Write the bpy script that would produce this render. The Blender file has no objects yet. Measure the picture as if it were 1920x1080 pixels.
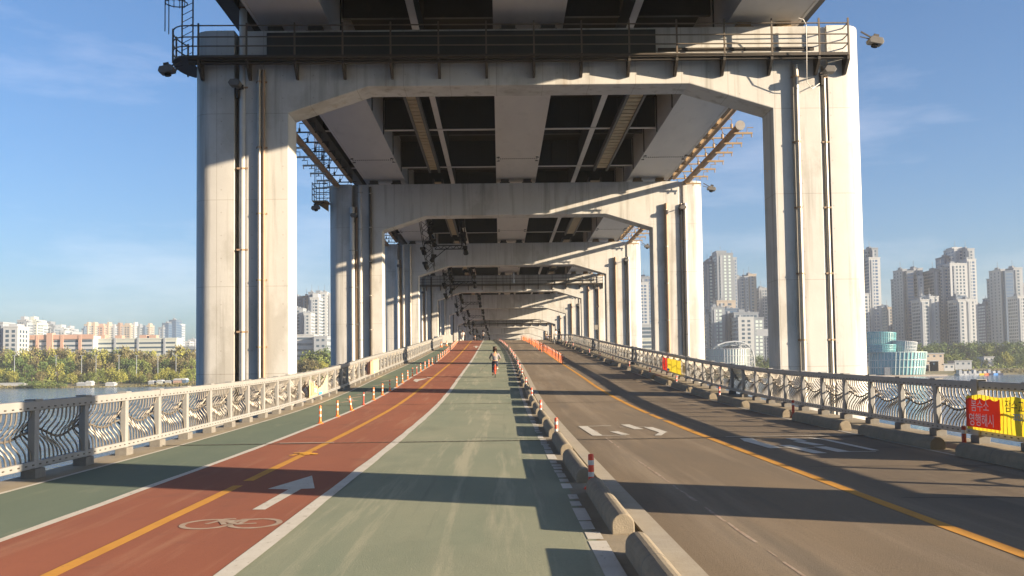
import bpy, math, random
from mathutils import Vector, Matrix
random.seed(7)
R = math.radians
scn = bpy.context.scene
COL = scn.collection

# ------------------------------------------------------------------ camera
# the eye stands 1.72 m above the lower deck; world z = 0 is the eye level
YAW, PITCH, ROLL, FPX, CYP = .013, .05074, -.01345, 1800., 603.15
_f = Vector((math.sin(YAW)*math.cos(PITCH), math.cos(YAW)*math.cos(PITCH), math.sin(PITCH)))
_r0 = Vector((math.cos(YAW), -math.sin(YAW), 0)); _u0 = _r0.cross(_f)
_r = _r0*math.cos(ROLL) + _u0*math.sin(ROLL); _u = -_r0*math.sin(ROLL) + _u0*math.cos(ROLL)
cam = bpy.data.cameras.new('camera'); camo = bpy.data.objects.new('camera', cam); COL.objects.link(camo)
cam.sensor_width = 36; cam.lens = FPX/1920*36; cam.shift_y = (CYP-540)/1920
cam.clip_start = .1; cam.clip_end = 9000
camo.matrix_world = Matrix((( _r.x, _u.x, -_f.x, 0), (_r.y, _u.y, -_f.y, 0), (_r.z, _u.z, -_f.z, 0), (0, 0, 0, 1)))
scn.camera = camo

# ------------------------------------------------------------------ light
SUN_EL, SUN_AZ = R(12.8), R(23)          # sun low, to the right of and behind the viewer
sd = Vector((math.cos(SUN_AZ)*math.cos(SUN_EL), -math.sin(SUN_AZ)*math.cos(SUN_EL), math.sin(SUN_EL)))
sl = bpy.data.lights.new('sun', 'SUN'); sl.energy = 5.0; sl.angle = R(.5); sl.color = (1, .80, .56)
so = bpy.data.objects.new('sun', sl); COL.objects.link(so)
so.rotation_euler = (-sd).to_track_quat('-Z', 'Y').to_euler(); so.location = (60, -30, 60)
w = bpy.data.worlds.new('World'); scn.world = w; w.use_nodes = True
nt = w.node_tree; nt.nodes.clear()
wo = nt.nodes.new('ShaderNodeOutputWorld'); bg = nt.nodes.new('ShaderNodeBackground')
sky = nt.nodes.new('ShaderNodeTexSky'); sky.sky_type = 'NISHITA'; sky.sun_disc = False
sky.sun_elevation = SUN_EL; sky.sun_rotation = math.atan2(sd.x, sd.y)
sky.air_density = 1.0; sky.dust_density = 1.6; sky.ozone_density = 5.5
# thin high cloud streaks, part of the sky itself
tc = nt.nodes.new('ShaderNodeTexCoord'); mp = nt.nodes.new('ShaderNodeMapping')
mp.inputs['Scale'].default_value = (.9, .9, 4)
nz = nt.nodes.new('ShaderNodeTexNoise'); nz.inputs['Scale'].default_value = 2.3; nz.inputs['Detail'].default_value = 7; nz.inputs['Roughness'].default_value = .6
rp = nt.nodes.new('ShaderNodeValToRGB'); rp.color_ramp.elements[0].position = .5; rp.color_ramp.elements[1].position = .85
rp.color_ramp.elements[1].color = (.28, .28, .28, 1)
mx = nt.nodes.new('ShaderNodeMixRGB'); mx.inputs['Color2'].default_value = (9, 8.4, 8.6, 1)
nt.links.new(tc.outputs['Generated'], mp.inputs['Vector']); nt.links.new(mp.outputs['Vector'], nz.inputs['Vector'])
nt.links.new(nz.outputs['Fac'], rp.inputs['Fac']); nt.links.new(rp.outputs['Color'], mx.inputs['Fac'])
nt.links.new(sky.outputs['Color'], mx.inputs['Color1'])
nt.links.new(mx.outputs['Color'], bg.inputs['Color'])
nt.links.new(bg.outputs['Background'], wo.inputs['Surface'])
bg.inputs['Strength'].default_value = .066
scn.view_settings.view_transform = 'Standard'; scn.view_settings.look = 'None'
scn.view_settings.exposure = 1.64; scn.view_settings.gamma = 1.0
scn.render.engine = 'CYCLES'
scn.cycles.use_denoising = True; scn.cycles.max_bounces = 8; scn.cycles.diffuse_bounces = 7
scn.cycles.glossy_bounces = 3; scn.cycles.transmission_bounces = 3; scn.cycles.volume_bounces = 1
scn.cycles.caustics_reflective = False; scn.cycles.caustics_refractive = False

# ------------------------------------------------------------------ helpers
def ray(px, py): return _f + _r*((px-960)/FPX) - _u*((py-CYP)/FPX)
def at(px, py, Y):
    d = ray(px, py); return d*(Y/d.y)
PROF = [(-60, -1.75), (-10, -1.75), (5, -1.72), (16, -1.62), (25, -1.5), (35, -1.28), (45, -.89), (54, -.42), (64, .08), (77, .72), (90, 1.42), (108, 2.42),
        (130, 3.6), (152, 4.7), (165, 5.2), (175, 5.36), (190, 5.25), (210, 4.5), (250, 2.5), (320, -1.2), (420, -1.8)]
def zd(Y):
    P = PROF
    if Y <= P[0][0]: return P[0][1]
    for i in range(len(P)-1):
        if Y <= P[i+1][0]:
            x0, y0 = P[i]; x1, y1 = P[i+1]; h = x1-x0
            m0 = (y1-P[i-1][1])/(x1-P[i-1][0]) if i > 0 else 0
            m1 = (P[i+2][1]-y0)/(P[i+2][0]-x0) if i+2 < len(P) else 0
            t = (Y-x0)/h
            return (2*t**3-3*t*t+1)*y0+(t**3-2*t*t+t)*h*m0+(3*t*t-2*t**3)*y1+(t**3-t*t)*h*m1
    return P[-1][1]
BEND = [(-7.5, 0), (-5.2, -2.0), (-3.85, -.85), (-2.33, -.35), (.9, -2.0), (1.7, -2.2), (4.6, -.6), (9.6, 0)]
def bx(X, Y):                      # lane lines swing a little to the left over the hump
    if Y < 75 or X <= BEND[0][0] or X >= BEND[-1][0]: return X
    t = ((min(Y, 185)-75)/90)**1.7
    for (xa, ba), (xb, bb) in zip(BEND, BEND[1:]):
        if X <= xb: return X+t*(ba+(bb-ba)*(X-xa)/(xb-xa))
    return X
def ground(px, py):
    d = ray(px, py); lo, hi = 3., 163.
    for _ in range(60):
        Y = (lo+hi)/2; p = d*(Y/d.y)
        if p.z > zd(Y): lo = Y
        else: hi = Y
    return p.x, Y

ORG = {}
def org(o): return ORG.get(o.name, Vector((0, 0, 0)))
class MB:
    def __init__(s): s.v = []; s.f = []; s.mi = []; s.cur = 0
    def face(s, idx): s.f.append(idx); s.mi.append(s.cur)
    def poly(s, pts):
        n = len(s.v); s.v += [tuple(p) for p in pts]; s.face(tuple(range(n, n+len(pts))))
    def hexa(s, p):                 # 8 points: bottom 4 ccw, top 4 ccw
        n = len(s.v); s.v += [tuple(q) for q in p]
        for q in ((3, 2, 1, 0), (4, 5, 6, 7), (0, 1, 5, 4), (1, 2, 6, 5), (2, 3, 7, 6), (3, 0, 4, 7)): s.face(tuple(n+i for i in q))
        return s
    def box(s, x0, x1, y0, y1, z0, z1):
        return s.hexa([(x0, y0, z0), (x1, y0, z0), (x1, y1, z0), (x0, y1, z0), (x0, y0, z1), (x1, y0, z1), (x1, y1, z1), (x0, y1, z1)])
    def prism(s, pts, ax, a, b):    # 2d polygon extruded along ax
        n = len(s.v); k = len(pts)
        for c in (a, b):
            for (p, q) in pts:
                s.v.append((p, c, q) if ax == 'y' else (c, p, q) if ax == 'x' else (p, q, c))
        s.face(tuple(range(n, n+k))); s.face(tuple(range(n+2*k-1, n+k-1, -1)))
        for i in range(k):
            j = (i+1) % k; s.face((n+i, n+k+i, n+k+j, n+j))
        return s
    def tube(s, path, r, n=8, close=False, cap=True):
        P = [Vector(p) for p in path]; L = len(P); base = len(s.v)
        rr = r if isinstance(r, (list, tuple)) else [r]*L
        for i in range(L):
            if close: t = P[(i+1) % L]-P[i-1]
            else: t = P[min(i+1, L-1)]-P[max(i-1, 0)]
            if t.length < 1e-9: t = Vector((0, 0, 1))
            t.normalize()
            a = Vector((0, 0, 1)) if abs(t.z) < .9 else Vector((0, 1, 0))
            x = t.cross(a).normalized(); y = t.cross(x)
            for k in range(n):
                g = 2*math.pi*k/n+math.pi/n
                s.v.append(tuple(P[i]+(x*math.cos(g)+y*math.sin(g))*rr[i]))
        for i in range(L if close else L-1):
            a0 = base+i*n; b0 = base+((i+1) % L)*n
            for k in range(n): s.face((a0+k, a0+(k+1) % n, b0+(k+1) % n, b0+k))
        if cap and not close:
            s.face(tuple(base+k for k in range(n-1, -1, -1))); s.face(tuple(base+(L-1)*n+k for k in range(n)))
        return s
    def bar(s, a, b, wd, h):        # box section between two points
        a = Vector(a); b = Vector(b); t = (b-a).normalized()
        up = Vector((0, 0, 1)) if abs(t.z) < .95 else Vector((0, 1, 0))
        x = t.cross(up).normalized()*wd/2; y = x.cross(t).normalized()*h/2
        return s.hexa([a-x-y, a+x-y, b+x-y, b-x-y, a-x+y, a+x+y, b+x+y, b-x+y])
    def lathe(s, prof, n=14, c=(0, 0)):
        base = len(s.v)
        for (r, z) in prof:
            for k in range(n):
                g = 2*math.pi*k/n; s.v.append((c[0]+r*math.cos(g), c[1]+r*math.sin(g), z))
        for i in range(len(prof)-1):
            for k in range(n):
                a = base+i*n; s.face((a+k, a+(k+1) % n, a+n+(k+1) % n, a+n+k))
        s.face(tuple(base+k for k in range(n-1, -1, -1))); s.face(tuple(base+(len(prof)-1)*n+k for k in range(n)))
        return s
    def build(s, name, mats, parent=None, smooth=False, bevel=0):
        me = bpy.data.meshes.new(name); o = org(parent) if parent else Vector((0, 0, 0))
        me.from_pydata([(x-o.x, y-o.y, z-o.z) for x, y, z in s.v], [], s.f)
        if not isinstance(mats, (list, tuple)): mats = [mats]
        for m in mats: me.materials.append(m)
        if len(mats) > 1: me.polygons.foreach_set('material_index', s.mi)
        if smooth: me.polygons.foreach_set('use_smooth', [True]*len(me.polygons)); me.set_sharp_from_angle(angle=R(40))
        me.update(); ob = bpy.data.objects.new(name, me); COL.objects.link(ob)
        if parent: ob.parent = parent; ORG[ob.name] = o
        if bevel:
            b = ob.modifiers.new('bevel', 'BEVEL'); b.width = bevel; b.segments = 2; b.limit_method = 'ANGLE'
        return ob
def tag(o, label=None, cat=None, group=None, kind=None):
    if label: o['label'] = label
    if cat: o['category'] = cat
    if group: o['group'] = group
    if kind: o['kind'] = kind
    return o
def thing(name, label, cat, loc=(0, 0, 0), group=None):
    o = bpy.data.objects.new(name, None); COL.objects.link(o); o.location = loc; o.empty_display_size = .2
    ORG[o.name] = Vector(loc); return tag(o, label, cat, group)
def proto(name):
    o = bpy.data.objects.new(name, None); COL.objects.link(o); ORG[o.name] = Vector((0, 0, 0)); return o
USED = set()
def place(p, loc, rot, label, cat, group=None):     # the prototype itself the first time, then copies of it and its parts
    if p.name not in USED:
        USED.add(p.name); r = p
    else:
        r = p.copy(); COL.objects.link(r)
        for c in p.children:
            k = c.copy(); COL.objects.link(k); k.parent = r
            for g in c.children:
                q = g.copy(); COL.objects.link(q); q.parent = k
    r.location = loc; r.rotation_euler = rot
    return tag(r, label, cat, group)
ONES = 'first second third fourth fifth sixth seventh eighth ninth tenth eleventh twelfth thirteenth fourteenth fifteenth sixteenth seventeenth eighteenth nineteenth'.split()
TENS = {20: 'twentieth', 30: 'thirtieth', 40: 'fortieth', 50: 'fiftieth', 60: 'sixtieth', 70: 'seventieth', 80: 'eightieth'}
TW = {20: 'twenty', 30: 'thirty', 40: 'forty', 50: 'fifty', 60: 'sixty', 70: 'seventy', 80: 'eighty'}
def nth(i):                        # 0 -> first
    n = i+1
    if n < 20: return ONES[n-1]
    if n % 10 == 0: return TENS[n]
    return TW[n//10*10]+'-'+ONES[n % 10-1]

# ------------------------------------------------------------------ materials
def mat(name, col, rough=.7, metal=0, col2=None, scale=3, stretch=(1, 1, 1), detail=6, amount=.5, bump=0, bscale=30, spec=.5, layers=()):
    """base colour varied by noise in world space; layers = extra (colour, scale, stretch, lo, hi, strength)"""
    m = bpy.data.materials.new(name); m.use_nodes = True; t = m.node_tree; N = t.nodes; L = t.links
    b = N['Principled BSDF']; b.inputs['Roughness'].default_value = rough; b.inputs['Metallic'].default_value = metal
    b.inputs['Specular IOR Level'].default_value = spec
    b.inputs['Base Color'].default_value = (*col, 1)
    g = N.new('ShaderNodeNewGeometry')
    cur = None
    def noise(sc, st, det):
        mpn = N.new('ShaderNodeMapping'); mpn.inputs['Scale'].default_value = st; L.new(g.outputs['Position'], mpn.inputs['Vector'])
        n = N.new('ShaderNodeTexNoise'); n.inputs['Scale'].default_value = sc; n.inputs['Detail'].default_value = det; n.inputs['Roughness'].default_value = .62
        L.new(mpn.outputs['Vector'], n.inputs['Vector']); return n
    if col2:
        n = noise(scale, stretch, detail); r = N.new('ShaderNodeValToRGB')
        r.color_ramp.elements[0].position = .5-amount/2; r.color_ramp.elements[1].position = .5+amount/2
        r.color_ramp.elements[0].color = (*col, 1); r.color_ramp.elements[1].color = (*col2, 1)
        L.new(n.outputs['Fac'], r.inputs['Fac']); cur = r.outputs['Color']
    for (c, sc, st, lo, hi, k) in layers:
        n = noise(sc, st, 8); r = N.new('ShaderNodeMapRange'); r.inputs['From Min'].default_value = lo; r.inputs['From Max'].default_value = hi; r.inputs['To Max'].default_value = k
        L.new(n.outputs['Fac'], r.inputs['Value'])
        x = N.new('ShaderNodeMixRGB'); x.inputs['Color2'].default_value = (*c, 1); L.new(r.outputs['Result'], x.inputs['Fac'])
        if cur is None: x.inputs['Color1'].default_value = (*col, 1)
        else: L.new(cur, x.inputs['Color1'])
        cur = x.outputs['Color']
    if cur is not None: L.new(cur, b.inputs['Base Color'])
    if bump:
        n = noise(bscale, (1, 1, 1), 5); bp = N.new('ShaderNodeBump'); bp.inputs['Strength'].default_value = bump; bp.inputs['Distance'].default_value = .02
        L.new(n.outputs['Fac'], bp.inputs['Height']); L.new(bp.outputs['Normal'], b.inputs['Normal'])
    return m
def seams(m, axis_scale, wid=.012, dark=.74, holes=True):
    """faint formwork joints on a concrete material"""
    t = m.node_tree; N = t.nodes; L = t.links; b = N['Principled BSDF']
    src = b.inputs['Base Color'].links[0].from_socket
    g = N.new('ShaderNodeNewGeometry'); sp = N.new('ShaderNodeSeparateXYZ'); L.new(g.outputs['Position'], sp.inputs[0])
    out = None
    for ax, per in axis_scale:
        a = N.new('ShaderNodeMath'); a.operation = 'PINGPONG'; a.inputs[1].default_value = per/2; L.new(sp.outputs[ax], a.inputs[0])
        c = N.new('ShaderNodeMath'); c.operation = 'LESS_THAN'; c.inputs[1].default_value = wid; L.new(a.outputs[0], c.inputs[0])
        if out is None: out = c.outputs[0]
        else:
            q = N.new('ShaderNodeMath'); q.operation = 'MAXIMUM'; L.new(out, q.inputs[0]); L.new(c.outputs[0], q.inputs[1]); out = q.outputs[0]
    if holes:
        cc = []
        for ax, per in ((0, 1.2), (2, .9)):
            a = N.new('ShaderNodeMath'); a.operation = 'PINGPONG'; a.inputs[1].default_value = per/2; L.new(sp.outputs[ax], a.inputs[0])
            c = N.new('ShaderNodeMath'); c.operation = 'LESS_THAN'; c.inputs[1].default_value = .022; L.new(a.outputs[0], c.inputs[0]); cc.append(c.outputs[0])
        q = N.new('ShaderNodeMath'); q.operation = 'MULTIPLY'; L.new(cc[0], q.inputs[0]); L.new(cc[1], q.inputs[1])
        q2 = N.new('ShaderNodeMath'); q2.operation = 'MAXIMUM'; L.new(out, q2.inputs[0]); L.new(q.outputs[0], q2.inputs[1]); out = q2.outputs[0]
    x = N.new('ShaderNodeMixRGB'); x.blend_type = 'MULTIPLY'; x.inputs['Color2'].default_value = (dark, dark*.97, dark*.93, 1)
    L.new(out, x.inputs['Fac']); L.new(src, x.inputs['Color1']); L.new(x.outputs['Color'], b.inputs['Base Color'])
    return m
M = {}
M['concrete'] = seams(mat('concrete', (.475, .468, .445), .85, col2=(.55, .545, .52), scale=.8, amount=.5, bump=.15, bscale=14,
    layers=[((.24, .225, .195), 1.7, (1.3, 1.3, .06), .52, .74, .85), ((.30, .285, .25), .35, (1, 1, .6), .52, .6, .45), ((.33, .20, .09), 1.1, (1.0, 1.0, .05), .62, .78, .7), ((.60, .585, .55), 5, (1, 1, .4), .6, .8, .35), ((.14, .13, .12), 34, (1, 1, 1), .70, .76, .5)]), [(0, 1.83), (2, 3.4)])
M['deck'] = mat('deck concrete', (.34, .29, .21), .9, col2=(.24, .20, .14), scale=1.2, bump=.3, layers=[((.16, .13, .09), 5, (1, .4, 1), .55, .75, .5)])
M['kerb'] = mat('kerb concrete', (.42, .38, .31), .9, col2=(.34, .30, .24), scale=3, bump=.2)
M['green'] = mat('worn green surfacing', (.275, .285, .20), .85, col2=(.195, .232, .165), scale=.55, stretch=(1.4, .35, 1), amount=.4, bump=.25, bscale=60,
    layers=[((.42, .395, .285), 1.6, (1.6, .07, 1), .54, .66, .7), ((.16, .19, .135), .8, (1, .5, 1), .52, .74, .6), ((.15, .17, .125), 2.6, (1.8, .04, 1), .58, .70, .5), ((.42, .38, .28), 25, (1, .25, 1), .64, .72, .5), ((.12, .14, .11), 45, (1, 1, 1), .54, .72, .5)])
M['path'] = mat('green footpath surfacing', (.135, .175, .125), .85, col2=(.105, .15, .11), scale=.6, stretch=(1.4, .4, 1), amount=.4, bump=.25, bscale=60,
    layers=[((.22, .24, .17), 3, (1.5, .2, 1), .58, .75, .5), ((.09, .12, .09), 70, (1, 1, 1), .6, .75, .35)])
M['red'] = mat('red cycle surfacing', (.305, .092, .042), .85, col2=(.24, .072, .035), scale=.7, stretch=(1.2, .3, 1), amount=.4, bump=.25, bscale=60,
    layers=[((.36, .17, .095), 1.8, (1.6, .09, 1), .54, .70, .65), ((.18, .062, .036), 1.1, (.8, 1.0, 1), .55, .74, .65), ((.36, .2, .14), 22, (1, .3, 1), .67, .75, .4), ((.15, .05, .03), 45, (1, 1, 1), .54, .72, .5)])
M['asphalt'] = mat('worn asphalt', (.225, .168, .106), .88, col2=(.15, .116, .08), scale=.5, stretch=(1.2, .3, 1), amount=.45, bump=.35, bscale=80,
    layers=[((.30, .24, .17), 1.0, (1.3, .05, 1), .48, .66, .75), ((.115, .098, .078), .9, (1.3, .10, 1), .54, .72, .65), ((.24, .21, .17), 30, (1, .4, 1), .70, .76, .5), ((.075, .064, .05), 45, (1, 1, 1), .53, .72, .55)])
M['white'] = mat('road white', (.62, .60, .55), .8, col2=(.50, .47, .41), scale=5, stretch=(1, .5, 1), layers=[((.25, .22, .17), 16, (1, .5, 1), .60, .68, .7)])
M['faded'] = mat('faded road white', (.42, .36, .29), .85, col2=(.30, .19, .13), scale=9, amount=.4)
M['yellow'] = mat('road yellow', (.62, .30, .03), .8, col2=(.48, .22, .025), scale=4, stretch=(1, .5, 1), layers=[((.27, .14, .06), 16, (1, .5, 1), .63, .70, .6)])
M['brightyellow'] = mat('fresh yellow paint', (.80, .42, .02), .7, col2=(.70, .33, .02), scale=8)
M['joint'] = mat('joint steel', (.05, .044, .036), .8, col2=(.10, .085, .065), scale=9)
M['crack'] = mat('joint sealant', (.045, .04, .034), .9)
M['steel'] = mat('painted bridge steel', (.52, .50, .48), .5, col2=(.60, .58, .545), scale=.7, stretch=(1, .3, 1), amount=.5,
    layers=[((.34, .34, .33), 1.5, (1, .4, 1), .56, .8, .5), ((.28, .17, .09), 4, (1, .25, 1), .70, .8, .5)])
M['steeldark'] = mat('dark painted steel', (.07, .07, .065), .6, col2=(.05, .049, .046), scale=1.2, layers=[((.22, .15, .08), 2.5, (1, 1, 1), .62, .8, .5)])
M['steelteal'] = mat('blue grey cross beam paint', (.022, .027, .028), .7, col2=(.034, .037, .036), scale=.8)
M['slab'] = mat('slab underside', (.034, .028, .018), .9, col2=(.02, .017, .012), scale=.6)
M['iron'] = mat('weathered iron', (.045, .043, .04), .6, col2=(.07, .055, .042), scale=3, metal=.2)
M['railiron'] = mat('walkway rail', (.10, .092, .08), .6, col2=(.15, .11, .075), scale=4)
M['galv'] = mat('galvanised steel', (.42, .39, .34), .45, metal=.55, col2=(.33, .30, .26), scale=4)
M['lampgrey'] = mat('weathered lamp housing', (.13, .125, .115), .55, col2=(.09, .085, .08), scale=5)
M['rust'] = mat('rusty steel', (.33, .235, .135), .75, col2=(.24, .165, .09), scale=3)
M['brown'] = mat('brown drain pipe', (.35, .25, .17), .6, col2=(.28, .19, .125), scale=3)
M['palepipe'] = mat('pale drain pipe', (.60, .58, .54), .5, col2=(.50, .48, .44), scale=2)
M['black'] = mat('black rig', (.012, .012, .012), .7, col2=(.02, .019, .018), scale=6, spec=.12)
M['rail'] = mat('silver grey railing paint', (.30, .30, .295), .5, metal=.1, col2=(.25, .25, .245), scale=3, layers=[((.22, .2, .17), 7, (1, 1, .4), .62, .8, .4)])
M['chrome'] = mat('stainless tube', (.20, .18, .155), .45, metal=.35, col2=(.14, .125, .105), scale=6)
M['foot'] = mat('railing foot concrete', (.20, .19, .17), .85, col2=(.14, .13, .12), scale=9)
M['block'] = mat('precast block concrete', (.285, .245, .185), .9, col2=(.20, .172, .13), scale=6, bump=.4, bscale=60, layers=[((.17, .15, .12), 11, (1, 1, 1), .58, .75, .5)])
M['orange'] = mat('orange plastic', (.78, .17, .022), .45, col2=(.66, .13, .02), scale=9, spec=.5)
M['redorange'] = mat('red plastic', (.70, .065, .02), .45, col2=(.60, .055, .018), scale=9)
M['dullred'] = mat('faded red plastic', (.33, .055, .03), .6)
M['reflect'] = mat('reflective band', (.50, .50, .50), .4)
M['rubber'] = mat('rubber', (.02, .02, .02), .7)
M['bannerred'] = mat('red banner cloth', (.70, .045, .02), .7)
M['banneryellow'] = mat('yellow banner cloth', (.80, .62, .04), .7)
M['bannerpale'] = mat('pale banner cloth', (.80, .70, .38), .7)
M['bannerpink'] = mat('pink banner cloth', (.78, .36, .24), .7)
M['ghost'] = mat('ghost marking on red', (.34, .13, .075), .85, col2=(.28, .085, .045), scale=9)
M['inkwhite'] = mat('white lettering', (.82, .82, .80), .7)
M['inkblack'] = mat('black lettering', (.03, .03, .02), .7)
M['inkblue'] = mat('blue print', (.05, .25, .65), .7)

# ------------------------------------------------------------------ water and banks
def wave_mat():
    m = bpy.data.materials.new('river water'); m.use_nodes = True; N = m.node_tree.nodes; L = m.node_tree.links
    b = N['Principled BSDF']; b.inputs['Base Color'].default_value = (.07, .15, .26, 1); b.inputs['Roughness'].default_value = .08; b.inputs['IOR'].default_value = 1.33
    g = N.new('ShaderNodeNewGeometry'); prev = None
    for sc, st, k in ((.35, (1, 2.4, 1), .26), (1.6, (1, 1.8, 1), .16), (.045, (1, 3, 1), .2)):
        mpn = N.new('ShaderNodeMapping'); mpn.inputs['Scale'].default_value = st; L.new(g.outputs['Position'], mpn.inputs['Vector'])
        n = N.new('ShaderNodeTexNoise'); n.inputs['Scale'].default_value = sc; n.inputs['Detail'].default_value = 4; L.new(mpn.outputs['Vector'], n.inputs['Vector'])
        bp = N.new('ShaderNodeBump'); bp.inputs['Strength'].default_value = k; bp.inputs['Distance'].default_value = .6; L.new(n.outputs['Fac'], bp.inputs['Height'])
        if prev: L.new(prev.outputs['Normal'], bp.inputs['Normal'])
        prev = bp
    L.new(prev.outputs['Normal'], b.inputs['Normal']); return m
WZ = -6.0
mb = MB(); mb.poly([(-3000, -400, WZ), (3000, -400, WZ), (3000, 900, WZ), (-3000, 900, WZ)])
tag(mb.build('water', wave_mat()), kind='structure')
M['bank'] = mat('river bank', (.12, .13, .05), .95, col2=(.20, .16, .08), scale=.03, stretch=(1, 2, 1), layers=[((.24, .18, .11), .12, (1, 1, 1), .5, .7, .6), ((.07, .10, .03), .3, (1, 1, 1), .52, .7, .6)])
def shore(X): return 500+.065*(X+250)+9*math.sin(X*.021)+5*math.sin(X*.057+1)
mb = MB(); xs = [-2800+40*i for i in range(141)]
ROWS = [(0, -6.5), (7, -5.2), (22, -4.2), (60, -3.2), (150, -1.5), (500, 0), (4800, 6)]
for X in xs:
    for dy, z in ROWS: mb.v.append((X, shore(X)+dy, z))
for i in range(len(xs)-1):
    for j in range(len(ROWS)-1):
        a = i*len(ROWS)+j; mb.face((a, a+len(ROWS), a+len(ROWS)+1, a+1))
tag(mb.build('riverbank', M['bank'], smooth=True), kind='structure')
def bank_z(X, Y):
    d = Y-shore(X)
    for i in range(len(ROWS)-1):
        if d <= ROWS[i+1][0]:
            t = max(0, (d-ROWS[i][0])/(ROWS[i+1][0]-ROWS[i][0])); return ROWS[i][1]+t*(ROWS[i+1][1]-ROWS[i][1])
    return 6

# ------------------------------------------------------------------ lower deck
ys = [-50+1.25*i for i in range(int(470/1.25)+1)]
def strip(x0, x1, dz=0., y0=-50, y1=420, mbb=None, wob=0):
    m = mbb or MB(); Y = [y0]+[y for y in ys if y0 < y < y1]+[y1]; n = len(m.v)
    for y in Y:
        a = bx(x0, y)+(random.uniform(-wob, wob) if wob else 0); b = bx(x1, y)+(random.uniform(-wob, wob) if wob else 0)
        m.v += [(a, y, zd(y)+dz), (b, y, zd(y)+dz)]
    for i in range(len(Y)-1): m.face((n+2*i, n+2*i+1, n+2*i+3, n+2*i+2))
    return m
XL, XR = -7.85, 9.95
mb = MB(); n = 0
for y in ys: z = zd(y); mb.v += [(XL, y, z), (XR, y, z), (XR-.3, y, z-.9), (XL+.3, y, z-.9)]
for i in range(len(ys)-1):
    for k in range(4): a = 4*i; mb.face((a+k, a+(k+1) % 4, a+4+(k+1) % 4, a+4+k))
tag(mb.build('deck', M['deck']), kind='structure')
tag(strip(-7.06, -5.10, .004).build('footpath', M['path']), kind='structure')
tag(strip(-5.18, -2.33, .008).build('cycle_lane', M['red']), kind='structure')
tag(strip(-2.33, .93, .004).build('green_lane', M['green']), kind='structure')
tag(strip(1.66, 7.95, .004).build('roadway', M['asphalt']), kind='structure')
mb = MB(); strip(1.43, 1.66, .03, mbb=mb); strip(1.66, 1.66001, .03, mbb=mb)
n = len(mb.v); tag(mb.build('kerb_strip', M['kerb']), kind='structure')
tag(strip(1.38, 1.425, .002).build('gutter_joint', M['crack']), kind='structure')
# painted lines
mb = MB()
strip(-7.10, -7.02, .012, mbb=mb, wob=.008); strip(-5.22, -5.09, .012, mbb=mb, wob=.012)
strip(-2.42, -2.25, .012, mbb=mb, wob=.012)
strip(.84, 1.02, .008, y1=9.5, mbb=mb)
y = 9.6
while y < 160:                     # eroded line beside the blocks
    l = random.uniform(.25, 1.0); a = .84+random.uniform(0, .03); b = 1.02-random.uniform(0, .06)
    if random.random() < .86: strip(a, b, .008, y, y+l, mbb=mb)
    y += l+random.uniform(.03, .22)
strip(8.0, 8.06, .008, mbb=mb)
tag(mb.build('white_line', M['white']), kind='structure')
mb = MB(); strip(-3.93, -3.78, .012, y1=14.2, mbb=mb, wob=.006); strip(-3.93, -3.78, .012, 14.75, 420, mbb=mb, wob=.006)
strip(4.53, 4.69, .008, mbb=mb, wob=.006, y1=27); strip(4.53, 4.69, .008, mbb=mb, wob=.006, y0=27.6, y1=29.6); strip(4.53, 4.69, .008, mbb=mb, y0=30.1, y1=190, wob=.006)
tag(mb.build('yellow_line', M['yellow']), kind='structure')
# expansion joints every 15 m with saw-tooth steel
mb = MB(); mb2 = MB()
for y in [21.3+15*i for i in range(-2, 10)]:
    for (a, b, m_) in ((-7.5, -2.9, mb), (-2.9, 1.3, mb), (1.66, 5.0, mb), (5.0, 8.4, mb), (8.4, 9.6, mb)):
        m_.poly([(bx(a, y), y-.05, zd(y)+.015), (bx(b, y), y-.05, zd(y)+.015), (bx(b, y), y+.035, zd(y)+.015), (bx(a, y), y+.035, zd(y)+.015)])
        x = a
        while x < b-.16:
            m_.poly([(bx(x, y), y+.035, zd(y)+.015), (bx(x+.08, y), y+.035, zd(y)+.015), (bx(x+.08, y), y+.085, zd(y)+.015), (bx(x, y), y+.085, zd(y)+.015)]); x += .16
tag(mb.build('expansion_joint', M['joint']), kind='structure')
for (a, b) in ((-4.9, -3.7), (5.0, 7.9)):
    mb2.poly([(a, 21.40, zd(21.4)+.018), (b, 21.40, zd(21.4)+.018), (b, 21.47, zd(21.47)+.018), (a, 21.47, zd(21.47)+.018)])
tag(mb2.build('joint_paint', M['white']), kind='structure')
# saw-cut grooves and cracks
mb = MB()
def crackline(x0, y0, x1, y1, wd=.02, n=14, jit=.05, z=.0095):
    P = []
    for i in range(n+1):
        t = i/n; P.append((x0+(x1-x0)*t+random.uniform(-jit, jit), y0+(y1-y0)*t+random.uniform(-jit, jit)*.6))
    for (a, b) in zip(P, P[1:]):
        d = Vector((b[0]-a[0], b[1]-a[1])).normalized()*wd/2; nx, ny = -d.y, d.x
        mb.poly([(bx(q[0], q[1])+s*nx, q[1]+s*ny, zd(q[1])+z) for q, s in ((a, -1), (a, 1), (b, 1), (b, -1))][::-1])
for i in range(18): y = 9+3.1*i+random.uniform(-.6, .6); crackline(5.0, y, 7.9, y-.25, .03, jit=.03)
for y in (33, 46, 49, 61, 63): crackline(-5, y, -.2, y-.1, .03, jit=.05); crackline(-2, y+.1, .8, y, .03, jit=.05)
crackline(-1.3, 60, -.9, 76, .02, 30, .05)
tag(mb.build('pavement_crack', M['crack']), kind='structure')
mb = MB()
def wornline(x0, y0, x1, y1, n, wd):
    for i in range(n):
        t = random.random(); x = x0+(x1-x0)*t; y = y0+(y1-y0)*t; l = random.uniform(.15, .7)
        mb.poly([(x-wd*random.random(), y, zd(y)+.006), (x+wd*random.random(), y, zd(y)+.006), (x+wd*random.random(), y+l, zd(y+l)+.006), (x-wd*random.random(), y+l, zd(y+l)+.006)])
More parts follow.
